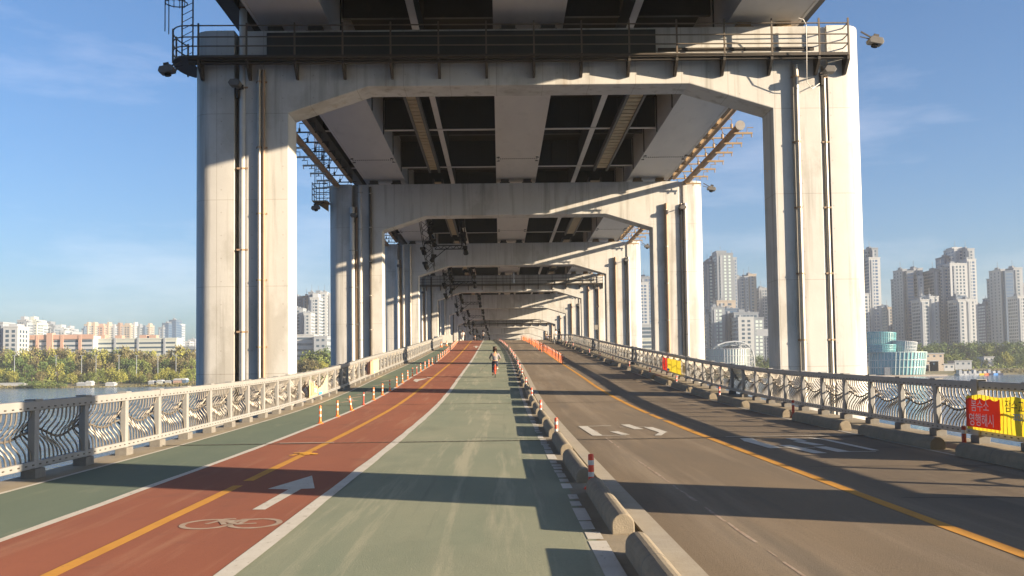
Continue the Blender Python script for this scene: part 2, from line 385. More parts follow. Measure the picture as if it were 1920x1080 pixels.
wornline(2.45, 7.2, 2.35, 24, 46, .028)
tag(mb.build('worn_paint', M['faded']), kind='structure')

def stroke(m, pts, wd, z=.0115):
    P = [Vector(ground(*p)) if len(p) == 2 else p for p in pts]
    for i in range(len(P)-1):
        a, b = P[i], P[i+1]; d = (b-a).normalized(); a = a-d*wd*.3; b = b+d*wd*.3; nn = Vector((-d.y, d.x))*wd/2
        zz = z+.0003*i
        k = max(1, int((b-a).length/.8)); Q = [a+(b-a)*j/k for j in range(k+1)]
        for u, v in zip(Q, Q[1:]):
            m.poly([(u.x-nn.x, u.y-nn.y, zd(u.y)+zz), (v.x-nn.x, v.y-nn.y, zd(v.y)+zz), (v.x+nn.x, v.y+nn.y, zd(v.y)+zz), (u.x+nn.x, u.y+nn.y, zd(u.y)+zz)][::-1])
def flat(m, px, z=.0115): m.poly([(x, y, zd(y)+z) for x, y in (ground(*p) for p in px)])
# arrows
mb = MB(); flat(mb, [(473, 957), (541, 919), (502, 918), (585, 893), (590, 917), (565, 918), (497, 957)])
tag(mb.build('arrow_marking', M['white']), kind='structure')
mb = MB(); flat(mb, [(775, 714), (781, 717), (786, 714), (802, 710), (797, 710), (786, 711), (778, 711)]); flat(mb, [(886, 650), (893, 648.5), (900, 650), (895, 650), (894.5, 652.5), (891, 652.5), (891, 650)])
flat(mb, [(801, 707.6), (812, 708.4), (812, 709), (800, 708.4)])
tag(mb.build('return_arrow_marking', M['white']), kind='structure')
# bicycle symbol
mb = MB()
def ring(m, c, rx, ry, wd, z=.0118, n=30):
    for i in range(n):
        a, b = 6.2832*i/n, 6.2832*(i+1)/n; p = []
        for (g, q) in ((a, 1), (b, 1), (b, 1-wd), (a, 1-wd)): p.append((c[0]+rx*q*math.cos(g), c[1]+ry*q*math.sin(g)))
        m.poly([(x, y, zd(y)+z) for x, y in p])
ca = Vector(ground(389, 984.5)); cb = Vector(ground(478, 983)); 
ring(mb, ca, .30, .34, .22); ring(mb, cb, .30, .34, .22)
for pts in ([(389, 984), (414, 977.5), (447, 985), (478, 983)], [(420, 985), (414, 977.5), (424, 975), (440, 974.5)], [(447, 985), (462, 977), (456, 975.5), (482, 975.5)], [(414, 978), (462, 977)]):
    stroke(mb, pts, .06, .0125)
tag(mb.build('bicycle_marking', M['faded']), kind='structure')
# lettering on the carriageway, worn, facing oncoming traffic
mb = MB()
WL = .78
for pts, wd in (([(1143, 799), (1093, 800)], .16), ([(1093, 800), (1120, 817)], .30), ([(1120, 817.5), (1172, 817)], .12), ([(1152, 810), (1172, 815.5)], .26), ([(1173, 797), (1197, 805)], .30),
                ([(1163, 801.5), (1210, 801)], .10), ([(1216, 802), (1243, 811)], .28), ([(1243, 811), (1234, 817)], .2)): stroke(mb, pts, wd*WL)
for pts, wd in (([(1400, 823), (1408, 828)], .28), ([(1408, 828), (1453, 840.5)], .26), ([(1453, 840.7), (1526, 840.5)], .07), ([(1473, 836), (1535, 850)], .26), ([(1483, 823), (1502, 827)], .22), ([(1499, 829), (1533, 835)], .24),
                ([(1540, 839), (1580, 847.5)], .26), ([(1580, 847.5), (1640, 847.5)], .08), ([(1518, 822), (1545, 824.5)], .14), ([(1545, 824.5), (1640, 845)], .14), ([(1484, 823), (1518, 822)], .06)): stroke(mb, pts, wd)
tag(mb.build('lettering_marking', M['white']), kind='structure')
mb = MB()
for pts in ([(640, 755), (668, 751)], [(650, 748), (676, 744)], [(668, 741), (690, 738)], [(683, 733), (712, 732)], [(700, 724), (722, 721)], [(716, 716), (738, 712)], [(660, 753), (655, 747)], [(690, 736), (694, 731)]): stroke(mb, pts, .22)
tag(mb.build('footpath_marking', M['faded']), kind='structure')
mb = MB(); c0 = Vector(ground(574, 852))
for i in range(26):
    a = random.uniform(0, 6.28); d = random.random()**2.2; x = c0.x+.36*d*math.cos(a); y = c0.y+.75*d*math.sin(a); q = random.uniform(.04, .16)*(1.1-d)
    mb.poly([(x+q*random.uniform(.6, 1.3)*math.cos(6.283*k/7), y+1.3*q*random.uniform(.6, 1.3)*math.sin(6.283*k/7), zd(y)+.0125+.0003*i) for k in range(7)])
tag(mb.build('paint_splash', M['brightyellow']), kind='structure')

# ------------------------------------------------------------------ bridge piers (portal frames)
GR = -.00855; PY0 = 37.32; SP = 30.; XC = 1.355
def pz(Y): return GR*(Y-PY0)
def stadium(xa, xb, y0, y1, rside, n=10):           # plan polygon, rounded on rside (-1 left, 1 right)
    r = (y1-y0)/2; cy = (y0+y1)/2; P = []
    if rside < 0:
        P = [(xb, y0), (xb, y1)]+[(xa+r-r*math.sin(math.pi*i/n), cy+r*math.cos(math.pi*i/n)) for i in range(n+1)]
    else:
        P = [(xa, y1), (xa, y0)]+[(xb-r+r*math.sin(math.pi*i/n), cy-r*math.cos(math.pi*i/n)) for i in range(n+1)]
    return P
WALK = {1, 4, 7}
PN = {-1: 'behind the camera', 0: 'beside the camera', 1: 'nearest and largest in view', 2: 'second in view', 3: 'third in view', 4: 'fourth in view, with a dark walkway', 5: 'fifth in view', 6: 'sixth in view',
      7: 'seventh in view, its walkway low over the crest', 8: 'eighth in view', 9: 'ninth in view, just above the crest', 10: 'last and smallest in view'}
for k in range(-1, 11):
    y0 = PY0+SP*(k-1); y1 = y0+1.5; dz = pz(y0); top = 13.5+dz
    lab = f'cream concrete portal pier spanning the road, {PN[k]}'
    p = thing('bridge_pier', lab, 'bridge pier', (XC, y0+.75, WZ), 'concrete portal piers carrying the upper bridge')
    mb = MB()
    mb.prism([(-9.86, WZ-1), (-9.86, top), (12.80, top), (12.80, WZ-1), (10.89, WZ-1), (10.89, 10.21+dz), (7.62, 11.23+dz), (-5.07, 11.23+dz), (-8.18, 10.21+dz), (-8.18, WZ-1)], 'y', y0, y1)
    mb.build('portal_frame', M['concrete'], p, bevel=.035)
    for (a, b, s) in ((-11.96, -10.3, -1), (13.12, 14.55, 1)):
        mb = MB(); mb.prism(stadium(a, b, y0-.004, y1+.004, s), 'z', WZ-1, top+.02); mb.build('rounded_column', M['concrete'], p, smooth=True)
    for (xa, xb, q) in ((-10.3, -9.86, .5), (12.80, 13.12, .10)):
        mb = MB(); mb.box(xa, xb, y0+q, y1-.4, WZ-1, top-.02); mb.build('recess_wall', M['concrete'], p)
    if k < 9:
        def pipe(x, r, m_, yy=None, ban=2.6, ztop=None):
            mb = MB(); yy = yy if yy is not None else y0-r-.04; zt = ztop if ztop is not None else top-1.6
            mb.tube([(x, yy, WZ), (x, yy, zt)], r, 10); pb = mb.build('drain_pipe', m_, p, smooth=True)
            z = zt-.5
            while z > -1.5 and k < 3:
                mb = MB(); mb.box(x-r-.07, x+r+.07, y0-.02, y0-.002, z, z+.07); mb.tube([(x, yy, z), (x, yy, z+.06)], r+.018, 10); mb.build('pipe_clamp', M['galv'] if k > 1 else M['brown'], pb); z -= ban
        if k == 1:
            pipe(-9.98, .15, M['palepipe'], y0+.12, 3.2, top+1.4); pipe(-9.30, .07, M['galv']); pipe(-9.13, .06, M['brown']); pipe(11.81, .10, M['galv']); pipe(12.97, .075, M['galv'], y0+.05)
        else:
            pipe(-10.28, .16, M['palepipe'], y0-.02); pipe(-10.0, .07, M['brown'], y0+.1); pipe(-9.72, .13, M['palepipe'], y0+.06, 2.6, top-.1); pipe(-9.0, .10, M['galv'] if k % 2 else M['iron'], None, 2.4, top-.2)
            pipe(11.86, .12, M['brown']); pipe(12.95, .075, M['galv'], y0+.05); pipe(13.2, .12, M['palepipe'] if k != 4 else M['brown'], None, 2.2)
    # bearings under the three girders
    for gx in (-8.03, 1.30, 10.79):
        for q in (-.8, .8):
            mb = MB(); mb.box(gx+q-.35, gx+q+.35, y0+.4, y1-.4, top-.01, top+.16); mb.box(gx+q-.28, gx+q+.28, y0+.5, y1-.5, top+.15, top+.41)
            mb.build('bearing', M['rust'] if gx > 5 else M['steeldark'], p)
    if k in WALK:
        zf = 12.16+dz; xa, xb = -11.9, 13.75; ya = y0-.64
        mb = MB()
        if k == 1:
            mb.prism([(xb, y0-.02), (xa, y0-.02), (xa-.02, y1)]+[(-11.95-.78*math.sin(g)*1.0, y0+.45-1.4*math.cos(g)) for g in [R(150-15*i) for i in range(11)]]+[(xb, ya)], 'z', zf, zf+.07)
        else: mb.box(xa, xb, ya, y0-.02, zf, zf+.07)
        x = xa+.2
        while x < xb: mb.box(x, x+.03, ya+.05, y0-.05, zf+.07, zf+.10); x += .3
        mb.box(xa, xb, ya-.03, ya, zf-.05, zf+.05); mb.tube([(xa, ya+.12, zf-.12), (xb, ya+.12, zf-.12)], .045, 6); mb.tube([(xa, ya+.3, zf-.10), (xb, ya+.3, zf-.10)], .03, 6); mb.box(6.4, 12.6, y0-.03, y0-.004, zf+.35, zf+.5)
        mb.build('walkway_floor', M['iron'], p)
        mb = MB()
        end = [(xa, ya)] if k != 1 else [(-11.95-.78*math.sin(g), y0+.45-1.4*math.cos(g)) for g in [R(130-13*i) for i in range(11)]]
        for h in (.42, .78, 1.22): mb.tube([(x_, y_, zf+h) for x_, y_ in end]+[(xb, ya, zf+h)], .028, 6)
        for h in (.42, .78, 1.22): mb.tube([(xb, ya, zf+h), (xb, y0, zf+h)], .025, 6)
        posts = [-4.09-1.855*i for i in range(1, 5)][::-1]+[-4.09+1.855*i for i in range(0, 10)]+[xb]
        for x in posts: mb.box(x-.03, x+.03, ya-.035, ya+.035, zf-.05, zf+1.42)
        if k == 1:
            for i in (0, 3, 6): mb.box(end[i][0]-.03, end[i][0]+.03, end[i][1]-.03, end[i][1]+.03, zf-.05, zf+1.3)
        mb.build('walkway_railing', M['iron'] if k != 1 else M['railiron'], p)
        if k == 1:
            mb = MB(); mb.box(-9.0, 6.3, y0-.12, y0-.035, zf+.10, zf+1.22); mb.build('cable_duct', M['steelteal'], p)  # dark panel added to paint in the shade on the beam above the walkway
        for x in posts:
            mb = MB(); mb.prism([(ya+.02, zf-.02), (y0-.01, zf-.02), (y0-.01, zf-.66), (y0-.16, zf-.66), (ya+.02, zf-.2)], 'x', x-.05, x+.05); mb.build('bracket', M['iron'], p)
# hanging cable, caged ladder and conduit on the nearest pier
piers = [o for o in COL.objects if o.name.startswith('bridge_pier')]
p1 = piers[2]; y0 = PY0
mb = MB(); mb.tube([(11.7, y0-1.0, 13.45), (11.9, y0-.98, 13.4), (12.0, y0-.95, 13.2), (12.0, y0-.95, 12.3), (12.03, y0-.8, 11.6), (12.12, y0-.5, 11.1), (12.4, y0-.25, 10.9), (12.75, y0-.1, 11.15)], .018, 6); mb.build('hanging_cable', M['palepipe'], p1, smooth=True)
def ladder(p1, y0, d):
    mb = MB()
    lx0, lx1, ly = -12.2, -11.78, y0-.45
    for x in (lx0, lx1): mb.tube([(x, ly, 12.2+d), (x, ly, 17.0+d)], .03, 6)
    z = 12.3+d
    while z < 17+d:
        mb.tube([(lx0, ly, z), (lx1, ly, z+.22)], .014, 5); z += .28
    mb.build('ladder', M['iron'], p1)
    mb = MB()
    for z in (14.45+d, 14.95+d, 15.45+d, 16.0+d): mb.tube([(-12.0+.42*math.cos(a)-.42, ly-.02+.40*math.sin(a), z) for a in [6.2832*i/16 for i in range(16)]], .022, 5, close=True)
    for i in range(9):
        a = R(60+30*i); mb.tube([(-12.42+.42*math.cos(a), ly-.02+.40*math.sin(a), 14.4+d), (-12.42+.42*math.cos(a), ly-.02+.40*math.sin(a), 17+d)], .016, 5)
    for a in (R(150), R(200)): mb.tube([(-12.42+.42*math.cos(a), ly+.4*math.sin(a), 13.3+d), (-12.42+.42*math.cos(a), ly+.4*math.sin(a), 14.5+d)], .02, 5)
    mb.build('ladder_cage', M['iron'], p1)
ladder(p1, PY0, 0)
p2 = piers[3]; y2 = PY0+SP; d2_ = pz(y2)
ladder(p2, y2, d2_)
mb = MB(); mb.box(-12.95, -11.9, y2-.75, y2+.75, 11.95, 12.02); mb.prism([(-12.8, 11.95), (-11.95, 11.95), (-11.95, 11.35)], 'y', y2-.1, y2+.1); mb.build('landing', M['rust'], p2)
mb = MB()
for h in (.45, .85, 1.2): mb.tube([(-11.9, y2-.75, 12+h), (-12.95, y2-.75, 12+h), (-12.95, y2+.75, 12+h), (-11.9, y2+.75, 12+h)], .028, 6)
for x, y in ((-12.95, y2-.75), (-12.45, y2-.75), (-12.95, y2), (-12.95, y2+.75)): mb.tube([(x, y, 12), (x, y, 13.3)], .028, 6)
mb.build('landing_railing', M['iron'], p2)

# ------------------------------------------------------------------ upper bridge
ub = thing('upper_bridge', 'dark steel underside of the upper bridge with three pale box girders', 'bridge', (XC, 100, 13.9))
def slope_box(m, x0, x1, ya, yb, z0, z1):
    a, b = pz(ya), pz(yb)
    return m.hexa([(x0, ya, z0+a), (x1, ya, z0+a), (x1, yb, z0+b), (x0, yb, z0+b), (x0, ya, z1+a), (x1, ya, z1+a), (x1, yb, z1+b), (x0, yb, z1+b)])
YA, YB = -60, 345
GB = 13.87
for (xa, xb) in ((-9.42, -6.64), (-.06, 2.66), (9.36, 12.22)):
    mb = MB(); slope_box(mb, xa, xb, YA, YB, GB, 16.2)
    for s in (xa-.05, xb-.07): slope_box(mb, s, s+.12, YA, YB, GB-.03, GB+.003)
    g = mb.build('box_girder', M['steel'], ub)
    mb = MB()                       # bolted splices and web stiffeners
    for k in range(-2, 11):
        ysp = PY0+SP*k-6.0
        n = 20
        for i in range(n):
            x = xa+.12+(xb-xa-.24)*i/(n-1)
            for q in (0, .11): mb.box(x-.03, x+.03, ysp+q-.03, ysp+q+.03, GB+pz(ysp)-.022, GB+pz(ysp)-.001)
        for q in (.14, -.9, -16): 
            for x in (xa+.1, xb-.1): mb.box(x-.1, x+.1, ysp+q+.4, ysp+q+.5, GB+pz(ysp)-.06, GB+pz(ysp)-.001)
        for q in range(6):
            for x in (xa, xb): slope_box(mb, x-.06 if x == xa else x+.001, x-.001 if x == xa else x+.06, PY0+SP*k+5*q-2, PY0+SP*k+5*q-1.94, GB+.1, 16.1)
    tag(mb.build('splice_bolts', M['steeldark'], g), kind='stuff')
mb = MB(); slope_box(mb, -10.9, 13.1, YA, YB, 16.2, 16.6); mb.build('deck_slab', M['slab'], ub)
for (xa, xb) in ((-10.6, -10.25), (12.45, 12.8)):
    mb = MB(); slope_box(mb, xa, xb, YA, YB, 14.42, 16.19); slope_box(mb, xa-.15, xb+.15, YA, YB, 14.34, 14.415); mb.build('edge_beam', M['steeldark'], ub)
for (xa, xb) in ((-3.52, -3.22), (5.52, 5.82)):
    mb = MB(); slope_box(mb, xa, xb, YA, YB, 14.42, 14.47); o = mb.build('stringer', M['steel'], ub); mb = MB(); slope_box(mb, (xa+xb)/2-.02, (xa+xb)/2+.02, YA, YB, 14.465, 16.19); mb.build('web_plate', M['steelteal'], o)
def cross(mb, y, xa, xb):
    a = pz(y)
    mb.box(xa, xb, y-.01, y+.01, 14.40+a, 16.19+a)
    if xb-xa > 3:
        for s in range(1, 6): x = xa+(xb-xa)*s/6; mb.box(x-.01, x+.01, y-.12, y-.005, 14.40+a, 16.18+a)
rest = MB(); rest2 = MB()
for i in range(41):
    y = 46-90+10*i
    if y > 335 or y < -60: continue
    for (xa, xb) in ((-10.24, -9.43), (-6.63, -.07), (2.67, 9.35), (12.23, 12.44)):
        if 30 < y < 140: mb = MB(); cross(mb, y, xa, xb); o = mb.build('cross_beam', M['steelteal'], ub); mb = MB(); mb.box(xa, xb, y-.14, y+.14, 14.36+pz(y), 14.40+pz(y)); mb.build('flange', M['steel'], o)  # light on the bottom flange is put into its paler colour
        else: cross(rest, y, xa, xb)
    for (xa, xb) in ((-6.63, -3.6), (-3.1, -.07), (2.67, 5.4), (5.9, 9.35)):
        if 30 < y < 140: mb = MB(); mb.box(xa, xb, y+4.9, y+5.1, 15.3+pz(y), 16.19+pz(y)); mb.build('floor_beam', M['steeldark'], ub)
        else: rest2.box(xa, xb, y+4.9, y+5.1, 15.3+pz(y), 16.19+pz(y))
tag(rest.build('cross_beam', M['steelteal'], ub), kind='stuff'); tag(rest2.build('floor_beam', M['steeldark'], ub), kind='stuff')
M['slat'] = mat('walkway slats', (.50, .40, .25), .8, col2=(.36, .28, .17), scale=2)
for (xa, xb) in ((-4.62, -4.12), (6.78, 7.5)):
    for k in range(0, 9):
        ya = PY0+SP*k+2.2; yb = ya+26.6
        mb = MB()
        for x in (xa-.14, xb): slope_box(mb, x, x+.14, ya, yb, 14.0, 14.32)
        t = mb.build('inspection_walkway', M['steeldark'], ub)
        mb = MB(); y = ya+.1; n = len(mb.v)
        while y < yb-.6: mb.box(xa-.005, xb+.005, y, y+.58, 14.08+pz(y), 14.12+pz(y)); mb.box(xa-.005, xa+.02, y+.5, y+.8, 14.07+pz(y), 14.11+pz(y)); y += .72
        mb.build('slats', M['slat'], t)
# fountain pipes along both edges, between the piers
def fountain(side, k):
    y0 = PY0+SP*k+14.9; y1 = PY0+SP*(k+1)+.7
    xo = 13.4 if side > 0 else -11.35; xi = 12.62 if side > 0 else -10.45
    nm = {0: 'between the two nearest piers', 1: 'between second and third piers', 2: 'between third and fourth piers', 3: 'between fourth and fifth piers'}[k]
    t = thing('fountain_pipe', f'{"rusty sunlit" if side > 0 else "dark shaded"} fountain pipe with nozzle arms under the {"right" if side > 0 else "left"} edge, {nm}', 'pipe', (xo, y0, 13.5+pz(y0)), 'fountain pipes under the upper bridge edges')
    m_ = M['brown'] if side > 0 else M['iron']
    mb = MB(); mb.tube([(xo, y0, 13.45+pz(y0)), (xo, y1, 13.45+pz(y1))], .2, 12); mb.build('main_pipe', M['brown'], t, smooth=True)
    mb = MB(); mb.tube([(xo, y0-.12, 13.45+pz(y0)), (xo, y0, 13.45+pz(y0))], .27, 16); mb.build('end_flange', M['galv'], t, smooth=True)
    mb = MB(); mb.tube([(xi, y0-13, 13.86+pz(y0)), (xi, y1, 13.86+pz(y1))], .13, 10); mb.build('feed_pipe', M['brown'], t, smooth=True)
    y = y0+.6
    while y < y1:
        z = 13.45+pz(y); s = side
        mb = MB(); mb.box(min(xo-s*.2, xo+s*.85), max(xo-s*.2, xo+s*.85), y-.05, y+.05, z-.32, z-.22); mb.box(xo+s*.3-.03, xo+s*.3+.03, y-.03, y+.03, z-.45, z-.2)
        mb.tube([(xo+s*.8, y, z-.22), (xo+s*.8, y, z-.5)], .03, 6); mb.tube([(xo+s*.55, y, z-.2), (xo+s*.55, y, z+.05), (xo+s*.9, y, z+.05)], .025, 6)
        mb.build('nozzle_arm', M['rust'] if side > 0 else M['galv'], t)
        mb = MB(); ym = y+1.1; zz = 13.86+pz(ym)
        mb.tube([(xi, ym, zz+.02), (xi, ym, zz+.42), (xi+s*.75, ym, zz+.42), (xi+s*.75, ym, zz+.1)], .028, 6); mb.tube([(xi+s*.75, ym, zz+.14), (xi+s*.75, ym, zz-.12)], .07, 8); mb.box(min(xi-s*.4, xo), max(xi-s*.4, xo), ym-.04, ym+.04, zz-.12, zz-.05)
        mb.tube([(xi+s*.1, ym, zz), (xi+s*.3, ym+.2, zz-.35), (xo-s*.2, ym+.35, zz-.45), (xo, ym+.4, zz-.25)], .02, 5)
        mb.box(xi-.12, xi+.12, ym-.2, ym+.2, zz+.1, zz+.55)
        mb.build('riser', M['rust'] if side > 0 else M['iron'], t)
        y += 2.3
for k in range(4):
    for s in (-1, 1): fountain(s, k)

# floodlights on the column heads and bracket lamps in the recesses
fl = proto('floodlight'); fl.scale = (.85, .85, .85)
mb = MB(); mb.prism([(-.30, -.12), (.30, -.12), (.36, .02), (.26, .20), (-.26, .20), (-.36, .02)], 'y', -.24, .24); mb.build('lamp_housing', M['lampgrey'], fl, bevel=.02)
mb = MB(); mb.tube([(0, 0, -.24), (0, 0, -.10)], .15, 12); mb.build('lens', M['black'], fl)
mb = MB(); mb.bar((-.75, 0, .36), (-.2, 0, .18), .06, .06); mb.bar((-.75, 0, .12), (-.28, 0, .1), .04, .04); mb.box(-.12, .12, -.05, .05, .2, .38); mb.build('mounting_arm', M['iron'], fl)
NP = {1: 'nearest pier', 2: 'second pier', 3: 'third pier', 4: 'fourth pier', 5: 'fifth pier', 6: 'sixth pier'}
for k in (1, 2, 3, 4):
    y = PY0+SP*(k-1)+.5; d = pz(y)
    place(fl, (15.25, y, 13.0+d), (0, R(12), 0), f'grey floodlight sticking out right from the {NP[k]} head', 'floodlight', 'floodlights on the pier heads')
    place(fl, (-12.75, y-1.0, 11.78+d), (0, R(10), math.pi), f'dark floodlight sticking out left from the {NP[k]}', 'floodlight', 'floodlights on the pier heads')
bl = proto('bracket_lamp')
mb = MB(); mb.bar((0, .75, .1), (0, -.15, 0), .05, .05); mb.box(-.16, .16, .25, .5, -.05, .12); mb.box(-.12, -.04, .25, .4, -.4, -.05); mb.build('lamp_arm', M['iron'], bl)
mb = MB(); mb.prism([(-.17, -.12), (.17, -.12), (.24, 0), (.15, .14), (-.15, .14), (-.24, 0)], 'y', -.5, -.15); mb.build('lamp_head', M['lampgrey'], bl, bevel=.02)
for k in (1, 2, 3, 4, 5, 6):
    y = PY0+SP*(k-1)-.35; d = pz(y)
    place(bl, (12.95, y, 11.5+d), (0, 0, 0), f'small lamp on a short arm in the right column recess of the {NP[k]}', 'lamp', 'bracket lamps in the column recesses')
    place(bl, (-10.08, y, 11.2+d), (0, 0, 0), f'small lamp on a short arm in the left column recess of the {NP[k]}', 'lamp', 'bracket lamps in the column recesses')

# stage-lighting rigs hung on the left under the beams
rg = proto('lighting_rig'); rg.scale = (1.15, 1.15, 1.15)
mb = MB()
def truss(m, a, b, wd, n, r=.022):
    a = Vector(a); b = Vector(b); t = (b-a).normalized(); up = Vector((0, 0, 1)) if abs(t.z) < .9 else Vector((0, 1, 0))
    x = t.cross(up).normalized()*wd/2; y = x.cross(t).normalized()*wd/2
    for sx, sy in ((1, 1), (1, -1), (-1, 1), (-1, -1)): m.tube([a+x*sx+y*sy, b+x*sx+y*sy], r, 5)
    for i in range(n):
        p = a+(b-a)*i/n; q = a+(b-a)*(i+1)/n
        s = 1 if i % 2 else -1
        for e in (1, -1): m.tube([p+x*s+y*e, q-x*s+y*e], r*.8, 4); m.tube([p+x*e+y*s, q+x*e-y*s], r*.8, 4)
truss(mb, (-.35, -4, 2.9), (0, .2, -1.2), .55, 10); mb.build('hanging_truss', M['black'], rg)
mb = MB(); truss(mb, (.3, 0, .35), (2.35, 0, .35), .26, 9); mb.bar((.1, 0, -.6), (1.2, 0, .3), .05, .05); mb.build('cross_truss', M['black'], rg)
mb = MB(); truss(mb, (2.3, -2.5, 2.9), (2.45, 0, .4), .3, 7); mb.build('outer_truss', M['black'], rg)
random.seed(3)
for i in range(9):
    t = i/8; c = Vector((-.35, -4, 2.9)).lerp(Vector((0, .1, -1.0)), t); c += Vector((random.choice((-.42, .42, .3)), random.uniform(-.2, .2), 0))
    mb = MB(); a = random.uniform(-.5, .5); mb.tube([c+Vector((0, -.22, .1)), c+Vector((a*.3, .1, -.15))], [.13, .19], 10); mb.box(c.x-.2, c.x+.2, c.y-.05, c.y+.05, c.z+.12, c.z+.3); mb.build('stage_lamp', M['black'], rg)
for i in range(4):
    t = i/3; c = Vector((2.3, -2.3, 2.8)).lerp(Vector((2.5, .1, .1)), t)
    mb = MB(); mb.tube([c+Vector((.05, -.2, .12)), c+Vector((.08, .15, -.2))], [.13, .2], 10); mb.box(c.x-.15, c.x+.2, c.y-.1, c.y+.1, c.z+.1, c.z+.35); mb.build('stage_lamp', M['black'], rg)
for k in range(1, 8):
    y = PY0+SP*k+13.6
    place(rg, (-5.75, y, 10.45+pz(y)), (0, 0, 0), f'black stage-lighting rig hanging behind the {nth(k)} pier beam on the left', 'lighting rig', 'stage-lighting rigs under the upper bridge')
t = thing('hanging_lamp', 'white hanging strip lamp under the middle of the third beam', 'lamp', (1.55, 101, 10.75))
mb = MB(); mb.tube([(1.55, 101, 10.7), (1.55, 101, 10.2)], .02, 6); mb.build('cord', M['palepipe'], t)
mb = MB(); mb.lathe([(.05, 9.2), (.09, 9.25), (.09, 9.6), (.05, 9.65), (.05, 9.9), (.08, 9.95), (.08, 10.2), (.04, 10.22)], 10, (1.55, 101)); mb.build('lamp_body', M['reflect'], t, smooth=True)

# ------------------------------------------------------------------ railings
PH = [0., 1.]
def wave(u): return PH[0]+ .52+.10*PH[1]*math.sin(u*6.2832*1.0+.4)+.04*(u-.5)
def railing(pts, side, label, bal=11, seg=11, thick=False, last=False):
    """pts: post positions (X, Y); side: outward sign of the bulge"""
    P = [Vector((x, y, zd(y))) for x, y in pts]
    t = thing('railing_section', label, 'railing', P[0], 'wave-pattern bridge railings')
    def sweep(h0, h1, wd, name):
        mb = MB(); n = len(mb.v)
        for i, p in enumerate(P):
            d = (P[min(i+1, len(P)-1)]-P[max(i-1, 0)]); d.z = 0; d.normalize(); nx = Vector((d.y, -d.x, 0))*wd/2
            if i == 0: p = p+d*.03
            if i == len(P)-1: p = p-d*.03
            for q, h in ((-1, h0), (1, h0), (1, h1), (-1, h1)): v = p+nx*q; mb.v.append((v.x, v.y, v.z+h))
        for i in range(len(P)-1):
            for k in range(4): a = 4*i; mb.face((a+k, a+4+k, a+4+(k+1) % 4, a+(k+1) % 4))
        mb.face((0, 1, 2, 3)); a = 4*(len(P)-1); mb.face((a+3, a+2, a+1, a))
        return mb.build(name, M['rail'], t, bevel=.018)
    tr = sweep(1.08, 1.24, .15, 'top_rail'); br = sweep(.15, .27, .11, 'bottom_rail')
    mb = MB()
    for a, b in zip(P, P[1:]):
        d = (b-a); nn = max(1, int(d.length/.22)); dn = Vector((d.x, d.y, 0)).normalized(); nx = Vector((dn.y, -dn.x, 0))
        for j in range(nn):
            c = a+d*(j+.5)/nn
            for s in (-1, 1):
                for h, wd in ((1.125, .075), (.21, .055)):
                    q = c+nx*s*wd; mb.box(q.x-.008, q.x+.008, q.y-.03, q.y+.03, q.z+h-.008, q.z+h+.012)
    tag(mb.build('bolt_row', M['iron'], br), kind='stuff')
    for i, p in enumerate(P):
        if i == len(P)-1 and not last: continue
        big = thick and i in (0, len(P)-1); r = .13 if big else .075
        mb = MB(); mb.box(p.x-r*.8, p.x+r*.8, p.y-r, p.y+r, p.z+(.02 if big else .14), p.z+(1.28 if big else 1.10)); po = mb.build('post', M['rail'], t, bevel=.012); mb = MB(); mb.box(p.x-.09, p.x+.09, p.y-.13, p.y+.13, p.z+1.238, p.z+1.265); mb.build('cap_plate', M['rail'], po)
        mb = MB(); mb.box(p.x-.12, p.x+.12, p.y-.17, p.y+.17, p.z-.02, p.z+.155); mb.build('foot', M['foot'], po, bevel=.01)
    for a, b in zip(P, P[1:]):
        d = b-a; dn = Vector((d.x, d.y, 0)).normalized(); nx = Vector((dn.y, -dn.x, 0))*(1 if (dn.y > 0) == (side > 0) else -1)
        if abs(dn.y) < .3: nx = Vector((0, 1, 0))
        PH[0] = random.uniform(-.035, .035); PH[1] = random.uniform(.75, 1.3)
        mb = MB(); sp = max(3, int(round(bal*d.length/1.875)))
        for j in range(sp):
            u = (j+.6)/(sp+.2); c = a+d*u; pth = []
            wv = wave(u); A = .185*(1-.35*u)
            for s in range(seg+1):
                h = s/seg; hz = .25+h*.85
                e = math.exp(-((h-wv)/.21)**2)
                q = c+nx*(A*e)-d.normalized()*(.10*e*math.copysign(1, d.y if d.y else 1))
                pth.append((q.x, q.y, q.z+hz))
            mb.tube(pth, .015, 6, cap=False)
        pa = mb.build('baluster_panel', M['chrome'], t, smooth=True)
        mb = MB(); pth = []
        for s in range(15):
            u = s/14; c = a+d*u; A = .185*(1-.35*u) if 0 < s < 14 else .02
            q = c+nx*(A+.02); pth.append((q.x, q.y, q.z+.25+wave(u)*.85))
        mb.tube(pth, .022, 6); mb.build('wave_bar', M['chrome'], pa, smooth=True)
RLX, RRX = -7.55, 9.65
def nthsec(i): return nth(i)
for i in range(9):
    ya = 6.3+15*i-15; n = 8
    if i == 0: lab = 'silver wave railing on the left, beside the camera, mostly behind it'
    yb = min(ya+15, 126)
    if ya >= 124: break
    P = [(RLX, ya+(yb-ya)*k/n) for k in range(n+1)]
    railing(P, -1, lab if i == 0 else f'pale wave-bar railing section on the left edge, {nth(i-1)} from the camera', bal=12 if ya < 50 else 9, seg=12 if ya < 50 else 8, last=(yb == 126))
for i in range(8):
    ya = 4.3+15*i; yb = ya+15
    P = [(RRX, ya+15*k/8) for k in range(9)]
    railing(P, 1, f'wave-bar railing section on the right edge with a dark top rail, {nth(i)} from the camera', bal=12 if ya < 50 else 9, seg=12 if ya < 50 else 8, thick=(i % 2 == 1))
P = []
for k in range(8):
    g = R(k*14); P.append((RRX-2.1*(1-math.cos(g))-.0, 124.6+3.4*math.sin(g)))
railing(P, 1, 'curved end of the right railing turning towards the road near the crest', bal=9, seg=8, thick=True, last=True)

